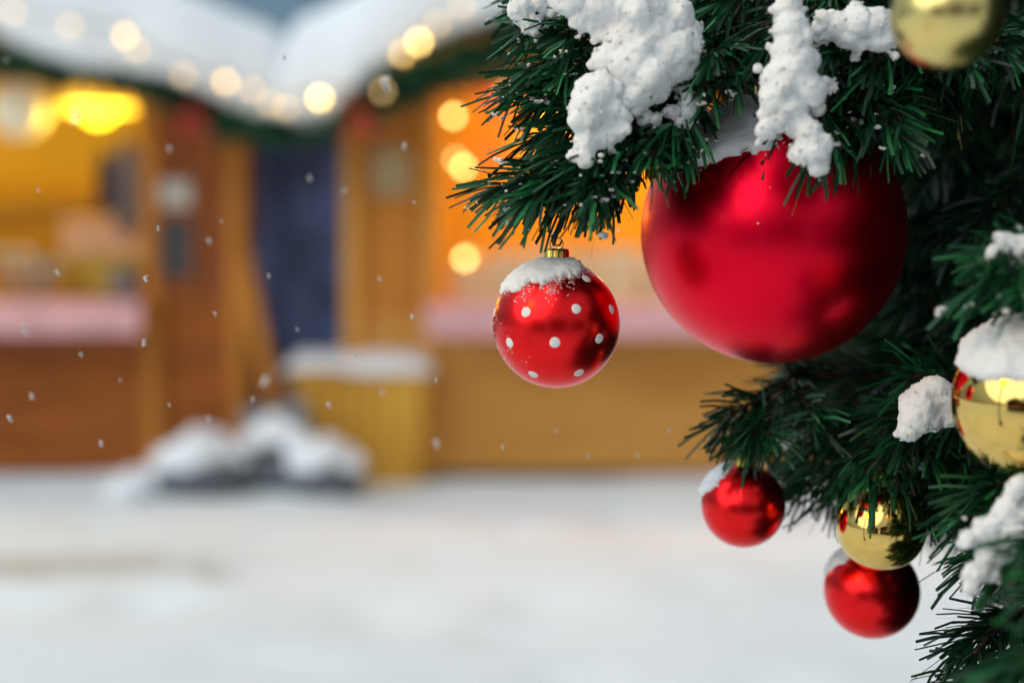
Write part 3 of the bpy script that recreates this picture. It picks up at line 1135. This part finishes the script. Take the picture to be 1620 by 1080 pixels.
bauble('red satin bauble with white polka dots and a crust of snow', 880, 513, 100.5, .90, M['red_satin2'],
       dots=[(833, 494), (911, 489), (967, 489), (781, 494), (807, 542), (878, 541), (947, 535), (927, 441), (844, 592), (916, 589), (850, 440)],
       snow=dict(patch=[((-.26, -.14, 1), .78, .0032, .16, 3)],
                 gran=[((-.2, -.38, 1), .72, .95, 1500, .00042, 4), ((-.78, -.5, -.42), .95, 1.0, 60, .0003, 5), ((-.97, -.1, .1), .93, 1.0, 50, .0003, 6)]),
       hook_to=(893, 305, .895))
bauble('very large red satin bauble under snowy fir sprays', 1222, 367, 207.5, .958, M['red_satin'],
       snow=dict(patch=[((-.36, -.42, .85), .90, .005, .05, 5)], na=.05,
                 gran=[((-.34, -.5, .8), .84, .95, 420, .0005, 8), ((-.1, -.8, .6), .7, 1.0, 14, .0009, 9)]),
       hook_to=(1225, 60, .99))
bauble('satin gold bauble at the top right corner, close to the lens', 1499, 22, 89, .70, M['gold_satin'], hook_to=(1500, -200, .72))
bauble('large mirror gold bauble at the right edge, capped with thick snow', 1627, 637, 119, .80, M['gold_shiny'],
       snow=dict(patch=[((-.05, -.2, 1), .50, .0075, .3, 7)], na=.06), cap=False)
bauble('small plain red satin bauble hanging below the left branch tips, over the snow', 1176, 799, 66, 1.0, M['red_satin2'],
       snow=dict(patch=[((-.75, .1, .75), .86, .0035, .12, 11)], na=.08), hook_to=(1185, 690, 1.02))
bauble('small mirror gold bauble hanging in front of a red one', 1394, 833, 70, .96, M['gold_shiny'],
       snow=dict(patch=[((.35, .5, .8), .88, .003, .12, 14)], na=.08), hook_to=(1400, 700, .99))
bauble('lowest plain red satin bauble, partly behind the small mirror gold one', 1379, 934, 74.5, 1.02, M['red_satin2'],
       snow=dict(patch=[((-.65, .2, .75), .88, .003, .12, 17)], na=.08), hook_to=(1395, 790, 1.03))


# ------------------------------------------------------------------ the market behind
def pt(px, py, y):
    return PY(px, py, y)


# blue tarpaulin between the huts
mb = MB()
x0, x1, z0, z1 = -1.56, -.93, .2, 2.12
v, f = [], []
nx_, nz_ = 60, 24
for side in (0, 1):
    for j in range(nz_ + 1):
        for i in range(nx_ + 1):
            x = x0 + (x1 - x0) * i / nx_
            z = z0 + (z1 - z0) * j / nz_
            y = YF + .32 + .035 * math.sin(x * 21 + .5 * nz(x, z)) + .03 * nz(x * 4, z * 1.2) + side * .006
            v.append((x, y, z))
kk = (nx_ + 1) * (nz_ + 1)
for j in range(nz_):
    for i in range(nx_):
        a = j * (nx_ + 1) + i
        f.append((a, a + 1, a + nx_ + 2, a + nx_ + 1))
        f.append((kk + a, kk + a + nx_ + 1, kk + a + nx_ + 2, kk + a + 1))
mb.add(v, f, 0, True)
tag(mb.build('tarpaulin', M['tarp'], off=None), 'dark blue tarpaulin hanging in the gap between the two huts', 'tarpaulin')

# brown board leaning in the gap
t = thing('leaning_shovel', 'wooden handled snow shovel leaning at the gap between the huts', 'shovel', pt(430, 735, 7.85))
a, b = pt(385, 395, 8.12), pt(432, 640, 7.85)
mb = MB()
mb.tube([a, a.lerp(b, .5), b], [.045, .045, .05], 10)
mb.build('handle', M['wood_mid_v'], t, t.location)
mb = MB()
dn = (b - a).normalized()
sx = Vector((1, 0, 0))
nn = dn.cross(sx).normalized()
sx = nn.cross(dn)
bm_c = b + dn * .16
vv, ff = [], []
for s in (0, 1):
    for j in range(7):
        for i in range(9):
            u, w = i / 8 - .5, j / 6 - .5
            vv.append(bm_c + sx * u * .36 + dn * w * .34 + nn * (.06 * (2 * u) ** 2 + s * .012 - .03))
for j in range(6):
    for i in range(8):
        q = j * 9 + i
        ff += [(q, q + 1, q + 10, q + 9), (63 + q, 63 + q + 9, 63 + q + 10, 63 + q + 1)]
for i in range(8):
    ff += [(i, 63 + i, 64 + i, 1 + i), (54 + i, 55 + i, 118 + i, 117 + i)]
for j in range(6):
    ff += [(j * 9, j * 9 + 9, 72 + j * 9, 63 + j * 9), (j * 9 + 8, 71 + j * 9, 80 + j * 9, j * 9 + 17)]
mb.add(vv, ff, 0, True)
mb.build('blade', M['grey'], t, t.location)


# wooden tub with snow on top
t = thing('wooden_tub', 'square wooden tub of upright staves with a snow covered lid, right of the shovel', 'tub', pt(566, 745, 7.95))
tx, ty = t.location.x, 8.0
mb = MB()
top_z, bot_z = pt(566, 596, ty).z, -.05
hw_t, hw_b = .385, .335
n = 7
for side in range(4):
    for k in range(n):
        u0, u1 = -1 + 2 * k / n + .008, -1 + 2 * (k + 1) / n - .008
        v = []
        for (hw, z) in ((hw_b, bot_z), (hw_t, top_z)):
            for u in (u0, u1):
                for dd in (0, .035):
                    lx, ly = u * (hw - .02), -(hw * .55 - dd)
                    if side == 1:
                        lx, ly = (hw - dd), u * hw * .53
                    elif side == 2:
                        lx, ly = u * (hw - .02), (hw * .55 - dd)
                    elif side == 3:
                        lx, ly = -(hw - dd), u * hw * .53
                    v.append((tx + lx, ty + .2 + ly, z))
        mb.add(v, [(0, 2, 6, 4), (1, 5, 7, 3), (0, 4, 5, 1), (2, 3, 7, 6), (4, 6, 7, 5), (0, 1, 3, 2)])
mb.build('staves', M['wood_bin'], t, t.location)
mb = MB()
mb.box(tx - .41, tx + .41, ty - .04, ty + .45, top_z + .002, top_z + .04)
mb.build('lid', M['wood_bin'], t, t.location)
s = snow_slab(tx - .42, tx + .42, ty - .05, ty + .46, lambda x: top_z + .04, .095, 21, drop=.05, nxs=34, nys=18)
s.build('snow_cap', M['roof_snow'], t, t.location)


# snow covered heap of stones in front of the gap
def heap(label, px, py, y, rx, rz, seed, stone=True):
    c = pt(px, py, y)
    t = thing('snow_heap', label, 'snow heap', (c.x, c.y, 0), 0, 'snow heaps by the huts')
    r = random.Random(seed)
    if stone:
        mb = MB()
        mb.ico((0, 0, .08), 1, 4, 0, (rx * 1.05, rx * .95, .13))
        mb.v = [(a * (1 + .12 * nz(a * 5, b * 5, q * 5 + seed)), b, q) for a, b, q in mb.v]
        mb.build('stone', M['stone'], t)
    mb = MB()
    for k in range(26):
        a = r.uniform(0, 6.28)
        q = r.random() ** .5
        h = rz * (1.15 * (1 - q * q)) + (.1 if stone else 0)
        mb.ico((math.cos(a) * q * rx * .85, math.sin(a) * q * rx * .65, h * .8 + (.06 if stone else 0)), rx * r.uniform(.25, .42), 2, .05, (1, .9, .72))
    me = remeshed(mb, .025)
    roughen(me, [(6, .03), (17, .012)], seed)
    me.materials.append(M['roof_snow'])
    link('snow_cap', me, t)
    return t


heap('rounded snow topped stone left of the shovel blade', 318, 735, 7.55, .24, .19, 1)
heap('highest snow heap, piled round the shovel blade', 440, 705, 7.72, .21, .26, 2)
heap('snow topped stone in front of the wooden tub', 515, 740, 7.55, .2, .13, 3)
heap('low loose snow heap before the brown boarded hut front', 225, 760, 7.6, .2, .09, 4, stone=False)


# signs on the wall panels
def board(name, label, cat, px0, py0, px1, py1, y, m1, m2):
    a, b = pt(px0, py1, y), pt(px1, py0, y)
    t = thing(name, label, cat, ((a.x + b.x) / 2, y, a.z))
    mb = MB()
    mb.box(a.x, b.x, y, y + .02, a.z, b.z)
    mb.build('panel', m2, t, t.location)
    mb = MB()
    for (x0, x1, z0, z1) in ((a.x - .03, b.x + .03, a.z - .03, a.z), (a.x - .03, b.x + .03, b.z, b.z + .03), (a.x - .03, a.x, a.z, b.z), (b.x, b.x + .03, a.z, b.z)):
        mb.box(x0, x1, y - .012, y + .024, z0, z1)
    mb.build('frame', m1, t, t.location)
    return t


board('notice', 'small pale notice on the brown post panel, above the dark board', 'notice', 252, 285, 302, 328, 8.165, M['wood_dark_v'], M['paper'])
board('menu_board', 'dark slate board on the brown panel, under the pale notice', 'board', 252, 345, 306, 440, 8.165, M['wood_dark_v'], M['slate'])
board('notice', 'pale square notice on the honey coloured wall left of the lit opening', 'notice', 588, 235, 648, 310, 8.165, M['wood_mid_v'], M['sign'])


# ------------------------------------------------------------------ lamps and goods inside the huts
def pendant(label, px, py, y, rr, glow, core):
    c = pt(px, py, y)
    t = thing('pendant_lamp', label, 'lamp', c, 0, 'lamps hanging in the huts')
    mb = MB()
    mb.lathe([(rr * .2, rr * .75), (rr * .55, rr * .6), (rr * .85, rr * .25), (rr, -.12 * rr), (rr * .97, -.12 * rr), (rr * .8, .22 * rr), (rr * .5, .54 * rr), (rr * .18, rr * .7)], (0, 0, 0), 32)
    mb.build('shade', glow, t)
    mb = MB()
    mb.lathe([(1e-4, -rr * .5), (rr * .3, -rr * .42), (rr * .46, -rr * .1), (rr * .4, rr * .18), (rr * .2, rr * .42), (1e-4, rr * .5)], (0, 0, 0), 24)
    mb.build('bulb', core, t)
    mb = MB()
    mb.tube([(0, 0, rr * .7), (0, 0, rr * .7 + .5)], .006, 6)
    mb.build('cord', M['iron'], t)
    return t


pendant('amber pendant lamp glowing under the roof of the brown hut', 155, 165, 8.65, .22, M['lampglow'], M['lampcore'])
pendant('orange pendant lamp glowing inside the honey coloured hut, right of the string of bulbs', 905, 170, 8.9, .2, M['lampglow'], M['lampcore'])


def point_light(name, loc, col, energy, r=.1):
    ld = bpy.data.lights.new(name, 'POINT')
    ld.color = col
    ld.energy = energy
    ld.shadow_soft_size = r
    o = bpy.data.objects.new(name, ld)
    COL.objects.link(o)
    o.location = loc


point_light('hut_lamp', pt(155, 190, 8.8) + Vector((0, 0, -.1)), (1, .72, .07), 30)
point_light('hut_lamp', (-4.4, 9.2, 2.2), (1, .72, .08), 30)
point_light('hut_lamp', pt(905, 200, 9.0) + Vector((0, 0, -.1)), (1, .50, .07), 55)
point_light('hut_lamp', (1.5, 9.2, 2.1), (1, .50, .07), 35)

t = thing('globe_lamp', 'pale frosted globe lamp hanging at the far left of the amber opening', 'lamp', pt(30, 175, 8.5))
mb = MB()
mb.lathe([(1e-4, -.17), (.09, -.145), (.155, -.07), (.17, 0), (.155, .08), (.09, .15), (.05, .17)], (0, 0, 0), 28)
mb.build('globe', M['frost'], t)
mb = MB()
mb.lathe([(.055, .165), (.055, .2), (.01, .215), (.006, .55)], (0, 0, 0), 16)
mb.build('fitting', M['iron'], t)


def star(label, px, py, y, rr, mat):
    t = thing('paper_star', label, 'paper star', pt(px, py, y), 0, 'paper stars hanging in the right hut')
    mb = MB()
    v = [(0, -rr * .3, 0), (0, rr * .3, 0)]
    for k in range(10):
        w = math.pi / 2 + k * math.pi / 5
        q = rr if k % 2 == 0 else rr * .45
        v.append((q * math.cos(w), 0, q * math.sin(w)))
    f = []
    for k in range(10):
        f += [(0, 2 + k, 2 + (k + 1) % 10), (1, 2 + (k + 1) % 10, 2 + k)]
    mb.add(v, f)
    mb.build('points', mat, t)
    mb = MB()
    mb.tube([(0, 0, rr), (0, 0, rr + .3)], .004, 5)
    mb.build('string', M['iron'], t)


star('red paper star hanging highest in the honey coloured hut', 790, 165, 8.5, .17, M['star'])
star('red paper star hanging lowest, beside the brightest bulb', 775, 240, 8.6, .15, M['star'])
star('orange paper star hanging right of the red ones, behind the fir tips', 850, 215, 8.55, .2, M['star2'])
star('red paper star hanging behind the upper fir needles, right of the orange one', 925, 235, 8.6, .18, M['star'])


def crate(name, label, cat, px0, py0, px1, py1, y, dp, m1, bulge=0):
    a, b = pt(px0, py1, y), pt(px1, py0, y)
    t = thing(name, label, cat, ((a.x + b.x) / 2, y, a.z))
    mb = MB()
    w, h = (b.x - a.x) / 2, b.z - a.z
    mb.box(-w, w, 0, dp, 0, h * .8, b=.012)
    mb.build('body', m1, t)
    mb = MB()
    mb.box(-w * 1.03, w * 1.03, -.008, dp + .008, h * .8 + .002, h, b=.012)
    mb.build('lid', m1, t)
    return t


# shelf with goods in the left hut
t = thing('shelf', 'wooden goods shelf at the back of the amber lit hut', 'shelf', (-3.2, 9.6, 1.0))
for z in (0, .36, .72):
    mb = MB()
    mb.box(-1.4, .75, .1, .45, z, z + .03)
    mb.build('board', M['wood_mid'], t)
for x in (-1.44, .76):
    mb = MB()
    mb.box(x, x + .04, .08, .47, -.9, .95)
    mb.build('side', M['wood_mid_v'], t)
crate('card_box', 'long peach coloured card box on the counter of the amber lit hut', 'box', 98, 345, 232, 405, 8.5, .25, M['peach'])
crate('crate', 'wooden crate under the peach box on the amber lit counter', 'crate', 100, 405, 228, 468, 8.5, .3, M['wood_in'])
crate('card_box', 'small grey box at the right end of the amber lit counter', 'box', 172, 425, 214, 470, 8.3, .2, M['grey'])


def coat(label, px, py, y, w, h, mat):
    """a hanging scarf: folded cloth over a peg"""
    t = thing('hanging_scarf', label, 'scarf', pt(px, py, y), 0, 'scarves hanging in the left hut')
    mb = MB()
    v, f = [], []
    n = 22
    rows = 16
    for s in (0, 1):
        for j in range(rows + 1):
            for i in range(n + 1):
                u = i / n - .5
                q = j / rows
                x = u * w * (.55 + .45 * min(1, q * 3))
                v.append((x, (.03 * math.sin(u * 22) * (.3 + q) + (.05 if s else -.02)) * (1 - .2 * q), -q * h * (1 + .06 * math.sin(u * 9))))
    k = (n + 1) * (rows + 1)
    for j in range(rows):
        for i in range(n):
            a = j * (n + 1) + i
            f += [(a, a + n + 1, a + n + 2, a + 1), (k + a, k + a + 1, k + a + n + 2, k + a + n + 1)]
    for i in range(n):
        f.append((i, i + 1, k + i + 1, k + i))
    mb.add(v, f, 0, True)
    mb.build('cloth', mat, t)
    mb = MB()
    mb.tube([(0, .08, -.01), (0, -.05, 0), (0, -.06, .03)], .01, 6)
    mb.build('peg', M['iron'], t)


coat('grey wool scarf hanging at the right jamb of the amber lit opening', 200, 225, 8.42, .17, .5, M['jacket'])
coat('narrow navy scarf hanging left of the grey one in the amber lit opening', 165, 240, 8.46, .1, .34, M['navy'])

jar_root = None
jars = [(28, 470, .05), (48, 470, .055), (66, 470, .05), (90, 470, .045), (12, 470, .06)]
LJ = ['wide jar second from the left on the amber lit counter', 'tall jar in the middle of the counter jars', 'jar right of the tall one on the amber lit counter',
      'smallest jar, rightmost on the amber lit counter', 'widest jar, leftmost on the amber lit counter']
for (px, py, rr), lab in zip(jars, LJ):
    c = pt(px, py, 8.35)
    t = thing('jar', lab, 'jar', (c.x, 8.35, 1.008), 0, 'jars on the left counter')
    hh = .2 if rr < .055 else .26
    mb = MB()
    mb.lathe([(1e-4, 0), (rr, 0), (rr * 1.03, .02), (rr * 1.03, hh * .75), (rr * .8, hh * .9), (rr * .78, hh)], (0, 0, 0), 20)
    mb.build('glass', M['jar'] if rr != .05 else M['grey'], t)
    mb = MB()
    mb.lathe([(rr * .84, hh * .95), (rr * .86, hh * 1.12), (1e-4, hh * 1.13)], (0, 0, 0), 20)
    mb.build('lid', M['tin'], t)

# goods on the right counter: cream paper bags
bags = [(742, 60), (800, 78), (862, 84), (925, 80), (985, 86), (1045, 76), (1105, 84)]
BL = ['small cream paper bag, leftmost on the honey hut counter', 'cream paper bag behind the polka dot bauble cap, second from the left',
      'cream paper bag above the polka dot bauble', 'cream paper bag just right above the polka dot bauble', 'cream paper bag at the left rim of the big red bauble',
      'cream paper bag hidden behind the big red bauble rim', 'cream paper bag behind the big red bauble']
for k, ((px, hpx), lab) in enumerate(zip(bags, BL)):
    c = pt(px, 470, 8.4)
    t = thing('paper_bag', lab, 'paper bag', (c.x, 8.4, 1.0), rnd.uniform(-.2, .2), 'paper bags on the right counter')
    h = hpx / 274
    mb = MB()
    v = []
    for z, w, dpt in ((0, .1, .07), (h * .6, .105, .06), (h * .85, .1, .03), (h, .1, .008)):
        v += [(-w, -dpt, z), (w, -dpt, z), (w, dpt, z), (-w, dpt, z)]
    f = [(0, 3, 2, 1)]
    for j in range(3):
        for i in range(4):
            f.append((j * 4 + i, j * 4 + (i + 1) % 4, j * 4 + 4 + (i + 1) % 4, j * 4 + 4 + i))
    mb.add(v, f)
    mb.build('bag', M['cream'], t)
    mb = MB()
    mb.box(-.07, .07, -dpt - .012, dpt + .012, h * .93, h * 1.02)
    mb.build('fold', M['peach'], t)


# ------------------------------------------------------------------ strings of bulbs, garlands, bows
def light_string(label, pts, y, levels, hang=None):
    ws = [pt(px, py, y) for px, py in pts]
    t = thing('light_string', label, 'string lights', ws[0], 0, 'strings of warm bulbs on the huts')
    off = t.location.copy()
    mb = MB()
    line = []
    for a, b in zip(ws, ws[1:]):
        for k in range(6):
            q = a.lerp(b, k / 6)
            line.append(q + Vector((0, 0, .065 - .04 * math.sin(math.pi * k / 6))))
    line.append(ws[-1] + Vector((0, 0, .065)))
    mb.tube(line, .006, 5)
    mb.build('cable', M['wire'], t, off)
    for w, lv in zip(ws, levels):
        mb = MB()
        r = .019
        mb.lathe([(1e-4, -r), (r * .6, -r * .82), (r, 0), (r * .8, r * .65), (r * .4, r * 1.1)], w, 16)
        b = mb.build('bulb', M[lv], t, off)
        mb = MB()
        mb.lathe([(r * .45, r * 1.0), (r * .5, r * 2.0), (1e-4, r * 2.2)], w, 10)
        mb.build('socket', M['iron'], b, off)


light_string('string of warm bulbs along the eave of the brown hut', [(20, 20), (110, 42), (198, 57), (216, 79), (290, 120), (357, 130), (400, 143), (428, 165)], 7.5,
             ['bulb_dim', 'bulb_dim', 'bulb', 'bulb_dim', 'bulb_dim', 'bulb', 'bulb_dim', 'bulb_dim'])
light_string('string of warm bulbs climbing the eave of the honey coloured hut', [(452, 172), (506, 156), (605, 145), (637, 86), (663, 67), (692, 38), (730, 10)], 7.5,
             ['bulb_dim', 'bulb_hot', 'bulb_dim', 'bulb', 'bulb_hot', 'bulb_dim', 'bulb_dim'])
light_string('string of bright bulbs hanging down the left side of the orange lit opening', [(800, 148), (717, 184), (721, 252), (733, 265), (735, 409), (742, 405)], 8.0,
             ['bulb', 'bulb_hot', 'bulb', 'bulb_hot', 'bulb_hot', 'bulb_dim'])
light_string('string of bulbs inside the honey hut, behind the big red bauble', [(860, 140), (930, 420), (1010, 430), (1080, 410)], 8.8,
             ['bulb', 'bulb_dim', 'bulb', 'bulb_dim'])


def garland(label, pts, y, th=.16):
    ws = [pt(px, py, y) for px, py in pts]
    nd = Needles()
    for a, b in zip(ws, ws[1:]):
        q = curve_pts(a, b, -.03, 8)
        nd.stem(q, .01, .01, 5)
        nd.needles(q, int((b - a).length * 1300), th, .016, 0, .3, (40, 85), (.1, .9))
    me = nd.mesh('garland', ws[0])
    o = link('garland', me)
    o.location = ws[0]
    tag(o, label, 'garland', 'fir garlands along the eaves')


garland('fir garland under the snowy eave of the brown hut', [(-60, 70), (60, 105), (130, 112), (215, 125), (330, 165), (400, 195)], 7.66, .115)
garland('fir garland along the valley between the huts, above the tarpaulin', [(335, 185), (400, 198), (470, 200), (530, 178)], 7.7, .12)
garland('fir garland climbing the gable of the honey coloured hut', [(560, 165), (640, 125), (700, 105), (770, 75), (860, 20)], 7.66, .17)


def bow(label, px, py, y, s):
    t = thing('ribbon_bow', label, 'bow', pt(px, py, y), 0, 'red bows on the garlands')
    for sx in (-1, 1):
        mb = MB()
        v, f = [], []
        for i in range(13):
            w = math.pi * 2 * i / 12
            x, z = sx * s * (.5 - .5 * math.cos(w)), s * .38 * math.sin(w) + .1 * s * (.5 - .5 * math.cos(w))
            v += [(x, -.05, z), (x, .05, z)]
        f = [(2 * i, 2 * i + 1, 2 * i + 3, 2 * i + 2) for i in range(12)]
        mb.add(v, f, 0, True)
        mb.build('loop', M['redcloth'], t)
        mb = MB()
        mb.add([(0, -.04, 0), (sx * .12 * s, -.05, 0), (sx * .6 * s, -.05, -s * 1.1), (sx * .32 * s, -.04, -s * 1.2), (0, .0, 0), (sx * .12 * s, -.02, 0),
                (sx * .6 * s, -.02, -s * 1.1), (sx * .32 * s, -.01, -s * 1.2)],
               [(0, 1, 2, 3), (7, 6, 5, 4), (0, 4, 5, 1), (1, 5, 6, 2), (2, 6, 7, 3), (3, 7, 4, 0)])
        mb.build('tail', M['redcloth'], t)
    mb = MB()
    mb.ico((0, -.03, 0), s * .16, 2, .05)
    mb.build('knot', M['redcloth'], t)


bow('red ribbon bow on the garland right of the tarpaulin', 572, 172, 7.6, .13)
bow('red ribbon bow under the eave at the right end of the brown hut', 305, 170, 7.62, .12)

# ------------------------------------------------------------------ falling snowflakes
flakes = [f for f in [(745, 715, 1.25), (490, 280, 1.15), (652, 500, .98), (690, 600, .97), (228, 540, .99), (340, 495, 1.0), (400, 630, 1.06), (128, 560, 1.02), (268, 640, 1.0),
          (10, 95, 1.2), (425, 435, 1.02), (268, 235, 1.2), (50, 625, 1.04), (15, 660, 1.0), (330, 660, 1.1), (545, 300, 1.2), (605, 620, 1.2), (655, 320, .98),
          (230, 440, .96), (190, 600, 1.05), (350, 350, 1.05), (520, 640, 1.04), (880, 680, 1.1), (930, 720, 1.05), (1010, 720, 1.08), (795, 705, .99), (330, 380, 1.1),
          (90, 430, 1.0), (160, 700, 1.03), (600, 440, 1.02), (470, 520, 1.05), (700, 880, .99), (300, 900, 1.0), (540, 960, 1.03), (60, 300, 1.03), (640, 230, 1.06),
          (450, 90, 1.0), (250, 360, .94), (560, 560, .95), (100, 800, .95), (860, 950, 1.0), (1060, 680, 1.0), (120, 180, .7), (420, 600, .68), (610, 130, .72), (300, 800, .66), (690, 700, .72), (40, 520, .7)] if f[1] < 735]
mb = MB()
for k in range(11):
    mb.ico((rnd.uniform(-1, 1) * .0007, rnd.uniform(-1, 1) * .0007, rnd.uniform(-1, 1) * .0024), rnd.uniform(.0004, .0008), 1, .35,
           (rnd.uniform(.5, 1.5), rnd.uniform(.5, 1.5), rnd.uniform(.5, 1.6)))
fl = mb.build('snowflake', M['snow'])
tag(fl, 'small white snowflake falling in front of the huts', 'snowflake', 'falling snowflakes')
for i, (px, py, d) in enumerate(flakes):
    o = fl if i == 0 else fl.copy()
    if i:
        COL.objects.link(o)
    o.location = P(px, py, d)
    s = rnd.uniform(.6, 1.3) * (1.6 if d < .8 else 1)
    o.scale = (s, s, s)
    o.rotation_euler = (rnd.uniform(-.6, .6), rnd.uniform(-.7, .3), rnd.uniform(0, 6))

# street lamp beside the camera, mirrored in the red baubles
t = thing('street_lamp', 'iron street lamp with an amber globe beside the camera', 'street lamp', (-1.75, -.3, 0))
mb = MB()
mb.lathe([(.11, 0), (.11, .12), (.06, .2), (.04, .5), (.035, 2.34), (.07, 2.38), (.08, 2.42)], (0, 0, 0), 16)
mb.build('pole', M['iron'], t)
mb = MB()
mb.lathe([(.08, 2.42), (.18, 2.47), (.25, 2.65), (.24, 2.8), (.13, 2.92), (1e-4, 2.96)], (0, 0, 0), 24)
mb.build('globe', M['street'], t)

# ------------------------------------------------------------------ sky and sun
w = bpy.data.worlds.new('World')
scene.world = w
w.use_nodes = True
nt = w.node_tree
bg = nt.nodes['Background']
sky = nt.nodes.new('ShaderNodeTexSky')
sky.sky_type = 'NISHITA'
sky.sun_disc = False
SUN_EL, SUN_AZ = 38, 235          # azimuth clockwise from +Y: the light comes from behind and left of the camera
sky.sun_elevation = R(SUN_EL)
sky.sun_rotation = R(SUN_AZ)
sky.air_density = 1.6
sky.dust_density = 0.4
sky.ozone_density = 3.0
# a snow-cloud deck, brighter overhead than at the horizon, over the clear-sky colours
wtc = nt.nodes.new('ShaderNodeTexCoord')
sep = nt.nodes.new('ShaderNodeSeparateXYZ')
nt.links.new(wtc.outputs['Generated'], sep.inputs[0])
hz = N(nt, 'ShaderNodeMath', operation='MULTIPLY_ADD')              # the cloud is thinner behind the camera than ahead
hz.inputs[1].default_value = -0.16
nt.links.new(sep.outputs['Y'], hz.inputs[0])
zz = N(nt, 'ShaderNodeMath', operation='ADD')
zz.inputs[1].default_value = 0.16
nt.links.new(sep.outputs['Z'], zz.inputs[0])
nt.links.new(zz.outputs[0], hz.inputs[2])
cloud = ramp(nt, hz.outputs[0], [(0.0, (.12, .22, .34)), (.17, (.12, .22, .34)), (.34, (.42, .51, .57)), (.75, (.84, .88, .89))])
boost = nt.nodes.new('ShaderNodeMix')
boost.data_type = 'RGBA'
boost.blend_type = 'MULTIPLY'
boost.inputs['Factor'].default_value = 1.0
boost.inputs['B'].default_value = (8, 8, 8, 1)
nt.links.new(cloud, boost.inputs['A'])
deck = nt.nodes.new('ShaderNodeMix')
deck.data_type = 'RGBA'
deck.inputs['Factor'].default_value = 0.8
nt.links.new(sky.outputs[0], deck.inputs['A'])
nt.links.new(boost.outputs['Result'], deck.inputs['B'])
nt.links.new(deck.outputs['Result'], bg.inputs['Color'])
bg.inputs['Strength'].default_value = 0.08
ld = bpy.data.lights.new('sun', 'SUN')
ld.energy = 1.3
ld.angle = R(70)
ld.color = (0.92, 0.98, 1.0)
so = bpy.data.objects.new('sun', ld)
COL.objects.link(so)
az, el = R(SUN_AZ), R(SUN_EL)
sd = Vector((math.sin(az) * math.cos(el), math.cos(az) * math.cos(el), math.sin(el)))
so.rotation_euler = (-sd).to_track_quat('-Z', 'Y').to_euler()
so.location = sd * 20

scene.view_settings.view_transform = 'Standard'
scene.view_settings.look = 'None'
scene.view_settings.exposure = 0.31
scene.view_settings.gamma = 1.0
scene.cycles.use_denoising = True
scene.cycles.use_adaptive_sampling = False
scene.cycles.max_bounces = 8
scene.cycles.sample_clamp_indirect = 6.0
